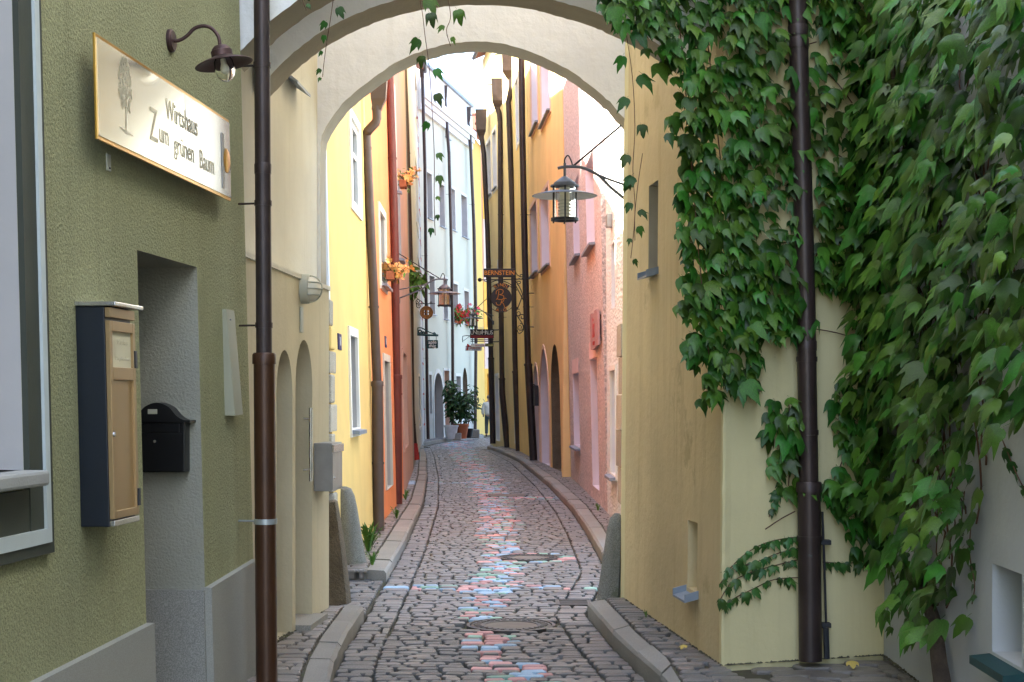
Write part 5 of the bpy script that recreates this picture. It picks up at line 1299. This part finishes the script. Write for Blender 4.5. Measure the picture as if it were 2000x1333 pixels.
# --- big vine on the white wall
REG_R = [(1700, -60), (2100, -60), (2100, 800), (1985, 835), (1935, 800), (1945, 905), (1932, 1000), (1915, 1090), (1900, 1130), (1895, 1200), (1880, 1250), (1835, 1240), (1812, 1165), (1782, 1095), (1765, 1060), (1730, 1075), (1700, 1040), (1690, 960), (1640, 960), (1640, -60)]
GAPS_R = [[(1935, 700), (2010, 640), (2010, 840), (1950, 840)], [(1740, 1000), (1790, 1000), (1800, 1120), (1750, 1090)]]
vr = thing('climbing_vine', 'large dense climbing vine with woody trunk covering the white wall', 'vine', WR.pt(*WR.hit(1863, 1333)))
tp = [(1866, 1345, .045), (1858, 1290, .04), (1842, 1220, .037), (1822, 1140, .03), (1812, 1050, .026), (1800, 950, .024), (1793, 850, .022), (1788, 720, .02), (1772, 560, .018), (1765, 400, .017), (1775, 250, .015), (1760, 80, .014), (1755, -80, .012)]
MB().tube([WR.pt(*WR.hit(x, y), .05 + .012 * math.sin(y * .03)) for x, y, r in tp], [r for *_, r in tp], 9).build('trunk', M_bark, vr, True)
for k in range(60):
    x = rl.uniform(1740, 2000); y = rl.uniform(0, 900); pts = [(x, y)]
    for _ in range(5):
        x += rl.uniform(-26, 26); y += rl.uniform(50, 120)
        if inpoly(x, y + 30, REG_R) and not any(inpoly(x, y, g) for g in GAPS_R): pts.append((x, y))
        else: break
    if len(pts) < 3: continue
    MB().tube([WR.pt(*WR.hit(a, b), rl.uniform(.006, .03)) for a, b in smooth_path(pts, 3)], rl.uniform(.0025, .006), 5).build('stem', M_twig, vr, True)
L = []
for _ in range(7600):
    u = rl.uniform(11.2, WR.L - .02); z = rl.uniform(-.05, 4.4); x, y = proj(WR.pt(u, z))
    if not inpoly(x + rl.gauss(0, 10), y + rl.gauss(0, 10), REG_R): continue
    if any(inpoly(x, y, g) for g in GAPS_R): continue
    d = 1.0 if y < 820 else .48
    d *= .62 + .38 * math.sin(u * 9 + math.sin(z * 5) * 1.3 + z * 4)
    if rl.random() > d * .85: continue
    L.append(wall_leaf(WR, u, z, rl.uniform(.02, .26), rl.triangular(.04, .15, .105), rl))
add_leaves(vr, L, 300, M_leaf)
# loose trailing shoots with small leaves on the white wall
def shoot(root, pts, W, off, step, size, m=M_leaf_s, r=.003):
    P = [W.pt(*W.hit(x, y), off) for x, y in smooth_path(pts, 4)]
    MB().tube(P, r, 5).build('shoot', M_twig, root, True); out = []
    acc = 0
    for a, b in zip(P, P[1:]):
        acc += (b - a).length
        while acc > step:
            acc -= step * rl.uniform(.7, 1.3); s = size * rl.uniform(.6, 1.3)
            tip = Vector((rl.uniform(-.7, .7), rl.uniform(-.5, .2), -.8)); nr = W.n * .9 + Vector((rl.uniform(-.4, .4), -.2, .4))
            M = leaf_matrix(b.lerp(a, rl.random()) + W.n * .01, tip, nr, s); out.append((M, s / b.y * F))
    return out
L = []
for pts in ([(1720, 1060), (1745, 1110), (1760, 1160), (1780, 1200), (1775, 1210)], [(1905, 1000), (1900, 1080), (1910, 1140), (1905, 1180)], [(1965, 860), (1990, 920), (2010, 960)], [(1890, 960), (1880, 1060), (1878, 1100)]):
    L += shoot(vr, pts, WR, .015, .05, .05)
add_leaves(vr, L, 0, M_leaf_s, 'young_foliage')

# --- vine on the yellow corner, spilling past the pipe and hanging free left of the corner
WH = Wall((2.17, 8.93), (.5, 8.34), -1, .0)     # plane of the hanging curtain, just in front of the corner face
REG_H = [(1160, -60), (1195, 20), (1222, 70), (1262, 60), (1290, 110), (1325, 135), (1330, 160), (1345, 205), (1300, 225), (1330, 265), (1365, 300), (1330, 345), (1350, 385), (1320, 430), (1350, 470), (1350, 520), (1325, 600), (1375, 625), (1345, 680), (1375, 720), (1378, 770), (1392, 800), (1420, 755),
         (1445, 770), (1465, 760), (1485, 705), (1470, 670), (1520, 640), (1540, 660), (1570, 640), (1600, 560), (1640, 560), (1662, 600), (1690, 640), (1720, 700), (1745, 700), (1745, -60)]
REG_L = [(1490, 830), (1520, 785), (1560, 770), (1570, 830), (1565, 950), (1545, 965), (1530, 930), (1505, 905), (1525, 880)]
REG_M = [(1600, 760), (1640, 770), (1670, 740), (1745, 700), (1745, 1080), (1700, 1085), (1660, 1060), (1620, 1015), (1610, 930), (1650, 900), (1640, 830)]
GAPS = [([(1475, 95), (1545, 60), (1545, 460), (1480, 420), (1490, 300), (1470, 200)], .42), ([(1595, 60), (1690, 100), (1660, 240), (1680, 330), (1600, 290)], .35), ([(1500, 0), (1545, 0), (1545, 60), (1510, 60)], .4), ([(1560, 0), (1595, 0), (1605, 900), (1560, 900)], .14),
        ([(1160, -60), (1225, 70), (1300, 130), (1340, 150), (1340, -60)], .9)]
vy = thing('wall_vine', 'vine curtain hanging over the yellow corner left of the bronze downpipe', 'vine', WH.pt(WH.hit(1500, 0)[0], 4.2))
L = []
for _ in range(10000):
    u = rl.uniform(0, WH.L); z = rl.uniform(.4, 4.1); x, y = proj(WH.pt(u, z))
    jx, jy = x + rl.gauss(0, 7), y + rl.gauss(0, 7)
    if inpoly(jx, jy, REG_H): d = .43
    elif inpoly(jx, jy, REG_L): d = .36
    elif inpoly(jx, jy, REG_M): d = .34
    else: continue
    for g, q in GAPS:
        if inpoly(x, y, g): d *= q
    if rl.random() > d: continue
    thin = x < 1420
    L.append(wall_leaf(WH, u, z, rl.uniform(-.12, .06) if thin else rl.uniform(-.05, .07), rl.triangular(.04, .13, .09), rl))
add_leaves(vy, L, 300, M_leaf)
for pts in ([(1480, 90), (1520, 82), (1556, 75)], [(1440, 120), (1480, 110), (1530, 100), (1600, 80)], [(1600, 120), (1640, 160), (1670, 200)], [(1480, 210), (1520, 228), (1560, 225)], [(1450, 330), (1500, 345), (1560, 370)], [(1430, 500), (1500, 480), (1560, 470)], [(1380, 20), (1400, 200), (1420, 400), (1430, 600)],
            [(1330, 30), (1350, 250), (1370, 500), (1390, 700)], [(1500, 1035), (1530, 1015), (1558, 1000)], [(1610, 270), (1640, 300), (1690, 330)], [(1545, 780), (1550, 860), (1545, 950)], [(1580, 640), (1640, 650), (1700, 670)], [(1650, 1000), (1640, 940), (1660, 880), (1700, 820)]):
    MB().tube([WH.pt(*WH.hit(a, b), -.03) for a, b in smooth_path(pts, 4)], .0035, 5).build('stem', M_twig, vy, True)
# creeping young shoots low on the corner
L = []
for pts in ([(1568, 1048), (1530, 1052), (1490, 1062), (1450, 1085), (1415, 1120)], [(1565, 1070), (1520, 1080), (1470, 1100), (1430, 1110), (1405, 1140)], [(1562, 1092), (1510, 1105), (1460, 1120), (1425, 1140), (1400, 1180)], [(1560, 1128), (1510, 1132), (1470, 1150), (1430, 1170), (1405, 1190)], [(1605, 1098), (1660, 1100), (1710, 1090), (1735, 1080)], [(1525, 905), (1515, 960), (1500, 1010)]):
    L += shoot(vy, pts, WFr, .012, .033, .052)
add_leaves(vy, L, 60, M_leaf_s, 'young_foliage')

# --- free hanging tendrils under the arches
def tendril(label, strands, Y, size, name='hanging_tendril', fade=1.0):
    P0 = at(*strands[0][0], Y); t = thing(name, label, 'vine', P0); L = []
    for st_ in strands:
        P = [at(x, y, Y + rl.uniform(-.02, .02)) for x, y in smooth_path(st_, 5)]
        MB().tube(P, .0022, 5).build('shoot', M_twig, t, True); tot = sum((b - a).length for a, b in zip(P, P[1:])); acc = 0; run = 0
        for a, b in zip(P, P[1:]):
            d = (b - a).length; acc += d; run += d; q = run / max(tot, .01); s0 = size * lerp(1.0, .32, q ** fade)
            stepd = max(.045, s0 * lerp(.75, 3.0, min(1, q * 1.6)))
            while acc > stepd:
                acc -= stepd; s = s0 * rl.uniform(.7, 1.2); sd = rl.choice((-1, 1))
                p = b + Vector((sd * s * .55, rl.uniform(-.03, .01), rl.uniform(-.02, .02)))
                L.append((leaf_matrix(p, Vector((sd * rl.uniform(.1, .7), rl.uniform(-.4, .1), -.9)), Vector((sd * .25, -.9, rl.uniform(0, .5))), s), s))
    add_leaves(t, L, 300, M_leaf)
tendril('thin vine tendril hanging in the middle of the arch', [[(812, -40), (824, 20), (830, 70), (838, 130), (843, 200), (848, 300), (848, 400), (850, 460)], [(868, -30), (880, 30), (872, 60), (880, 90)]], 8.5, .115, fade=.45)
tendril('leafy vine tendril hanging along the right arch pier', [[(1222, 60), (1235, 150), (1240, 250), (1236, 330), (1240, 400), (1238, 450), (1232, 505)], [(1255, 300), (1246, 360), (1240, 420), (1240, 470)]], 8.5, .105, fade=.8)
tendril('short vine shoot dangling at the left of the arches', [[(655, -30), (645, 40), (637, 90), (632, 130), (630, 150)], [(575, -40), (590, 0), (598, 20)]], 8.52, .085, fade=.5)

# ================================================================== POTTED PLANTS AND FLOWERS
def pot(label, p, r, h, m):
    t = thing('plant_pot', label, 'pot', p)
    MB().lathe([(.0001, 0), (r * .72, 0), (r * .97, h * .86), (r * 1.06, h * .86), (r * 1.06, h), (r * .95, h), (r * .92, h * .9)], None, 20).build('pot', m, t, True, True)
    MB().lathe([(r * .93, h * .88), (.0001, h * .92)], None, 16).build('soil', M_soil, t, False, True)
    return t
def shrub(label, p, hgt, spread, nst, nl, m=M_shrub, size=.12, name='potted_shrub', lo=.25, petals=None, pet=0):
    t = thing(name, label, 'plant', p); rs = random.Random(int(p[0] * 977 + hgt * 31)); L = []; F_ = []
    for k in range(nst):
        a = rs.uniform(0, 6.28); q = rs.uniform(.3, 1) * spread; tipp = Vector((math.cos(a) * q, math.sin(a) * q, hgt * rs.uniform(.65, 1)))
        mid = Vector((tipp.x * .25, tipp.y * .25, tipp.z * .55)); P = [Vector((0, 0, 0)), mid, tipp]
        MB().tube([Vector(p) + Vector((0, 0, 0)) + v for v in P], [.012, .008, .003], 5).build('stem', M_twig, t, True)
        for j in range(nl // nst):
            h = rs.uniform(lo, 1); c = (P[0].lerp(mid, h * 2) if h < .5 else mid.lerp(tipp, h * 2 - 1)) + Vector((rs.gauss(0, .09), rs.gauss(0, .09), rs.gauss(0, .06))) * (spread / .5)
            s = size * rs.uniform(.6, 1.3); M = leaf_matrix(Vector(p) + c, Vector((rs.uniform(-1, 1), rs.uniform(-1, 1), rs.uniform(-1, .2))), Vector((rs.uniform(-.6, .6), rs.uniform(-1, .2), .6)), s)
            (F_ if petals and rs.random() < pet else L).append((M, s))
    def simple(Ls, mm, nm, flower=False):
        V = []; Fc = []; A = []
        for M, _ in Ls:
            n = len(V); a = rs.random()
            if flower:
                for q in range(5):
                    b = 2 * math.pi * q / 5; n = len(V)
                    for v in ((0, 0, 0), (math.cos(b - .5) * .5, math.sin(b - .5) * .5, .12), (math.cos(b) * .62, math.sin(b) * .62, .2), (math.cos(b + .5) * .5, math.sin(b + .5) * .5, .12)): V.append(tuple(M @ Vector(v))); A.append(a)
                    Fc.append((n, n + 1, n + 2, n + 3))
            else:
                for v in ((0, 0, 0), (.16, -.35, -.03), (.12, -.75, -.1), (0, -1, -.2), (-.12, -.75, -.1), (-.16, -.35, -.03)): V.append(tuple(M @ Vector(v))); A.append(a)
                Fc.append(tuple(range(n, n + 6)))
        me = bpy.data.meshes.new(nm); me.from_pydata(V, [], Fc); me.materials.append(mm)
        me.attributes.new('rnd', 'FLOAT', 'POINT').data.foreach_set('value', A); tag(link(nm, me, t), kind='stuff')
    if L: simple(L, m, 'foliage')
    if F_: simple(F_, petals, 'blossoms', True)
    return t
def on_far(x, y): a, b = gr(x, y); return (a, b, 0.)
q = on_far(881, 857.5); pot('white bucket pot at the foot of the mint house', q, .27, .52, M_whitepot); shrub('tall thin shrub growing in the white bucket pot', (q[0], q[1], .45), 1.85, .42, 7, 330, size=.24)
q = on_far(900, 857); pot('terracotta pot between the white and the black pot', q, .3, .56, M_terra); shrub('broad leafy shrub growing in the terracotta pot', (q[0], q[1], .5), 1.55, .6, 9, 380, size=.26)
q = on_far(913, 855.5); pot('low black plastic pot beside the terracotta pot', q, .24, .36, M_blackpot); shrub('sparse arching shrub growing in the black pot', (q[0], q[1], .3), 1.35, .55, 6, 130, size=.24)
q = on_far(893, 857.5); t = thing('stone_block', 'small rough stone block between the white and terracotta pots', 'stone', q); MB().bev((-.16, -.14, -.05), (.16, .14, .22), .03).build('block', M_granite, t, False, True)
q = on_far(924, 854); t = thing('stone_block', 'pale stone block right of the black pot', 'stone', q); MB().bev((-.28, -.16, -.05), (.26, .16, .30), .035).build('block', M_granite, t, False, True)
def flowerbox(label, W, x, y, w, m_pet, pet, hgt=.55, nl=170, size=.11):
    u, z = W.hit(x, y); c = W.pt(u, z, .12)
    t = thing('flower_box', label + ', its planter', 'planter', c)
    wbox(W, u - w * .3, u + w * .3, z - .02, z + .09, .02, .13, .01).build('trough', M_terra, t)
    s = shrub(label, (c.x, c.y, c.z - .04), hgt, w * .5, 9, nl, M_weed, size, 'window_flowers', .15, m_pet, pet)
flowerbox('red geraniums at the first floor window beside the mint downpipe', WMi, 891, 632, 1.2, M_red, .25, .75, 300, .17)
flowerbox('red geraniums at the mint window farther to the right', WMi, 912, 636, 1.2, M_red, .22, .8, 300, .17)
flowerbox('orange begonias at the lower orange house window', WO, 752, 545, .55, M_orpet, .75, .30, 150, .075)
flowerbox('orange begonias at the upper orange house window', WO, 778, 365, .5, M_orpet, .6, .32, 130, .08)
u, z = WM.hit(806, 560)
c = at(806, 545, 33.5); shrub('grassy plant trailing above the left lantern arm', (c.x, c.y, c.z - .4), .8, .5, 10, 150, M_weed, .30, 'trailing_plant', .3)
def weed(label, x, y, h, n=16, z=0.):
    X, Y = gr(x, y, z); t = thing('weed', label, 'weed', (X, Y, z)); rw = random.Random(int(x * 3 + y)); mb = MB()
    for k in range(n):
        a = rw.uniform(0, 6.28); l = h * rw.uniform(.5, 1); d = Vector((math.cos(a), math.sin(a), 0)); s = Vector((-d.y, d.x, 0)) * h * .05
        b = Vector((X, Y, z)) + d * h * .08 * rw.random(); o = rw.uniform(.2, .7)
        p1_, p2_, p3_ = b + d * l * o * .3 + Vector((0, 0, l * .5)), b + d * l * o * .7 + Vector((0, 0, l * .85)), b + d * l * o + Vector((0, 0, l))
        mb.add([b - s * .5, b + s * .5, p1_ - s, p1_ + s, p2_ - s * .8, p2_ + s * .8, p3_], [(0, 1, 3, 2), (2, 3, 5, 4), (4, 5, 6)])
        for q in (.35, .6, .8):
            c = b.lerp(p3_, q); e = Vector((rw.uniform(-1, 1), rw.uniform(-1, 1), .3)).normalized() * l * .22
            mb.add([c, c + e * .5 + s, c + e, c + e * .5 - s], [(0, 1, 2, 3)])
    mb.build('leaves', M_weed, t)
weed('leafy green weed at the foot of the yellow house downpipe', 719, 1078, .32, 22); weed('small grass tuft by the left kerb near the guard stone', 727, 1104, .14); weed('small weed between kerb and brown downpipe', 775, 1013, .16); weed('small weed beside the red downpipe foot', 792, 977, .17)
weed('tiny weed in the right pavement by the pink house', 1168, 998, .12); weed('tiny weed beside the red pipe foot farther up', 787, 930, .2, 10); weed('small moss tuft at the foot of the right cream wall', 1262, 1207, .06, 12)
# fallen leaves
def fallen(label, x, y, s, m=M_dead):
    X, Y = gr(x, y, 0); t = thing('fallen_leaf', label, 'leaf', (X, Y, .012)); o = bpy.data.objects.new('blade', leaf_me(2, m)); COL.objects.link(o); o.parent = t
    o.matrix_basis = leaf_matrix(Vector((0, 0, .02)), Vector((R.uniform(-1, 1), -.4, -.05)), Vector((0, -.2, 1)), s)
fallen('yellow fallen leaf on the paving right of the bronze downpipe', 1664, 1302, .075); fallen('brownish fallen leaf on the right pavement near the wall', 1337, 1270, .05)

# ================================================================== PEDESTRIAN SEEN FROM BEHIND
def skin(name, m, V, E, rad, parent, root=0, sub=2):
    me = bpy.data.meshes.new(name); me.from_pydata(V, E, []); o = bpy.data.objects.new(name, me); COL.objects.link(o)
    md = o.modifiers.new('s', 'SKIN'); md.use_smooth_shade = True
    for i, d in enumerate(me.skin_vertices[0].data):
        r_ = rad[i]; d.radius = r_ if isinstance(r_, tuple) else (r_, r_); d.use_root = i == root
    sm = o.modifiers.new('u', 'SUBSURF'); sm.levels = sub; sm.render_levels = sub
    dg = bpy.context.evaluated_depsgraph_get(); nm = bpy.data.meshes.new_from_object(o.evaluated_get(dg))
    bpy.data.objects.remove(o); nm.materials.clear(); nm.materials.append(m)
    return link(name, nm, parent, True)
X, Y = gr(955, 853, ZR)
man = thing('person', 'person in pale jacket and dark trousers walking away behind the right downpipe', 'person', (X, Y, ZR))
# body: head, neck, torso, arms with hands, legs
V = [(0, 0, .98), (0, 0, 1.12), (0, .01, 1.30), (0, .0, 1.44), (0, .0, 1.53), (0, .01, 1.60), (0, .015, 1.68), (0, .01, 1.745),
     (-.19, 0, 1.41), (-.25, -.02, 1.14), (-.24, .06, .90), (-.235, .08, .83), (.19, 0, 1.41), (.25, .02, 1.14), (.25, -.02, .90), (.25, -.02, .83),
     (-.09, 0, .90), (-.10, .06, .50), (-.10, -.04, .10), (.09, 0, .90), (.10, -.02, .50), (.10, .16, .08), (-.10, .1, .04), (.10, .28, .04)]
E = [(0, 1), (1, 2), (2, 3), (3, 4), (4, 5), (5, 6), (6, 7), (3, 8), (8, 9), (9, 10), (10, 11), (3, 12), (12, 13), (13, 14), (14, 15), (0, 16), (16, 17), (17, 18), (0, 19), (19, 20), (20, 21), (18, 22), (21, 23)]
Rr = [(.13, .10), (.14, .10), (.15, .10), (.10, .08), (.05, .05), (.075, .085), (.085, .10), (.06, .07), .06, .045, .035, .035, .06, .045, .035, .035, .09, .06, .04, .09, .06, .04, .035, .035]
skin('body', M_skin, V, E, Rr, man)
Vj = [(0, 0, .88), (0, 0, 1.06), (0, .0, 1.28), (0, .0, 1.42), (0, 0, 1.47), (-.20, 0, 1.40), (-.27, -.02, 1.14), (-.26, .05, .93), (.20, 0, 1.40), (.27, .02, 1.14), (.27, -.02, .93)]
skin('jacket', M_jacket, Vj, [(0, 1), (1, 2), (2, 3), (3, 4), (3, 5), (5, 6), (6, 7), (3, 8), (8, 9), (9, 10)], [(.215, .16), (.21, .155), (.20, .145), (.15, .11), (.07, .07), .085, .075, .062, .085, .075, .062], man)
Vt = [(0, 0, .98), (-.09, 0, .86), (-.105, .06, .50), (-.105, -.03, .10), (.09, 0, .86), (.105, -.02, .50), (.105, .15, .10)]
skin('trousers', M_trous, Vt, [(0, 1), (1, 2), (2, 3), (0, 4), (4, 5), (5, 6)], [(.16, .13), (.11, .11), .085, .07, (.11, .11), .085, .07], man)
for sx, y0 in ((-.105, -.05), (.105, .14)):
    skin('shoe', M_shoe, [(sx, y0, .05), (sx, y0 + .10, .045), (sx, y0 + .2, .035)], [(0, 1), (1, 2)], [.05, .048, .035], man, sub=1)
MB().lathe([(.088, -.055), (.094, .0), (.085, .05), (.055, .085), (.0001, .098)], Matrix.Translation((0, -.005, 1.685)) @ Matrix.Diagonal((1, 1.12, 1, 1)), 18).build('hair', M_hair, man, True, True)

# ================================================================== LITTER ALONG THE WALL FOOTS
def litter(name, label, segs, n, z=0.):
    V = []; Fc = []; rr = random.Random(31)
    for _ in range(n):
        (x0, y0), (x1, y1), w = rr.choice(segs); q = rr.random(); nx, ny = -(y1 - y0), (x1 - x0); ln = math.hypot(nx, ny)
        o = abs(rr.gauss(0, w)); x = lerp(x0, x1, q) + nx / ln * o; y = lerp(y0, y1, q) + ny / ln * o; s = rr.uniform(.004, .016); h = rr.uniform(.3, .9) * s; k = len(V)
        a = rr.uniform(0, 6.3)
        for j in range(5): V.append((x + math.cos(a + j * 1.257) * s * rr.uniform(.6, 1.2), y + math.sin(a + j * 1.257) * s * rr.uniform(.6, 1.2), z + .001))
        V.append((x, y, z + h)); Fc += [(k + j, k + (j + 1) % 5, k + 5) for j in range(5)]
    me = bpy.data.meshes.new(name); me.from_pydata(V, [], Fc); me.materials.append(M_mortar); o = link(name, me); tag(o, label, 'litter', kind='stuff')
litter('wall_foot_litter', 'dark dirt and moss crumbs along the foot of the walls', [((.845, 11.5), (1.17, 8.66), .018), ((1.18, 8.645), (2.16, 8.985), .03), ((2.165, 9.0), (2.14, 7.4), .03), ((1.28, 20.2), (1.29, 16.3), .03), ((-1.49, 8.7), (-1.33, 10.9), -.02)], 3200)
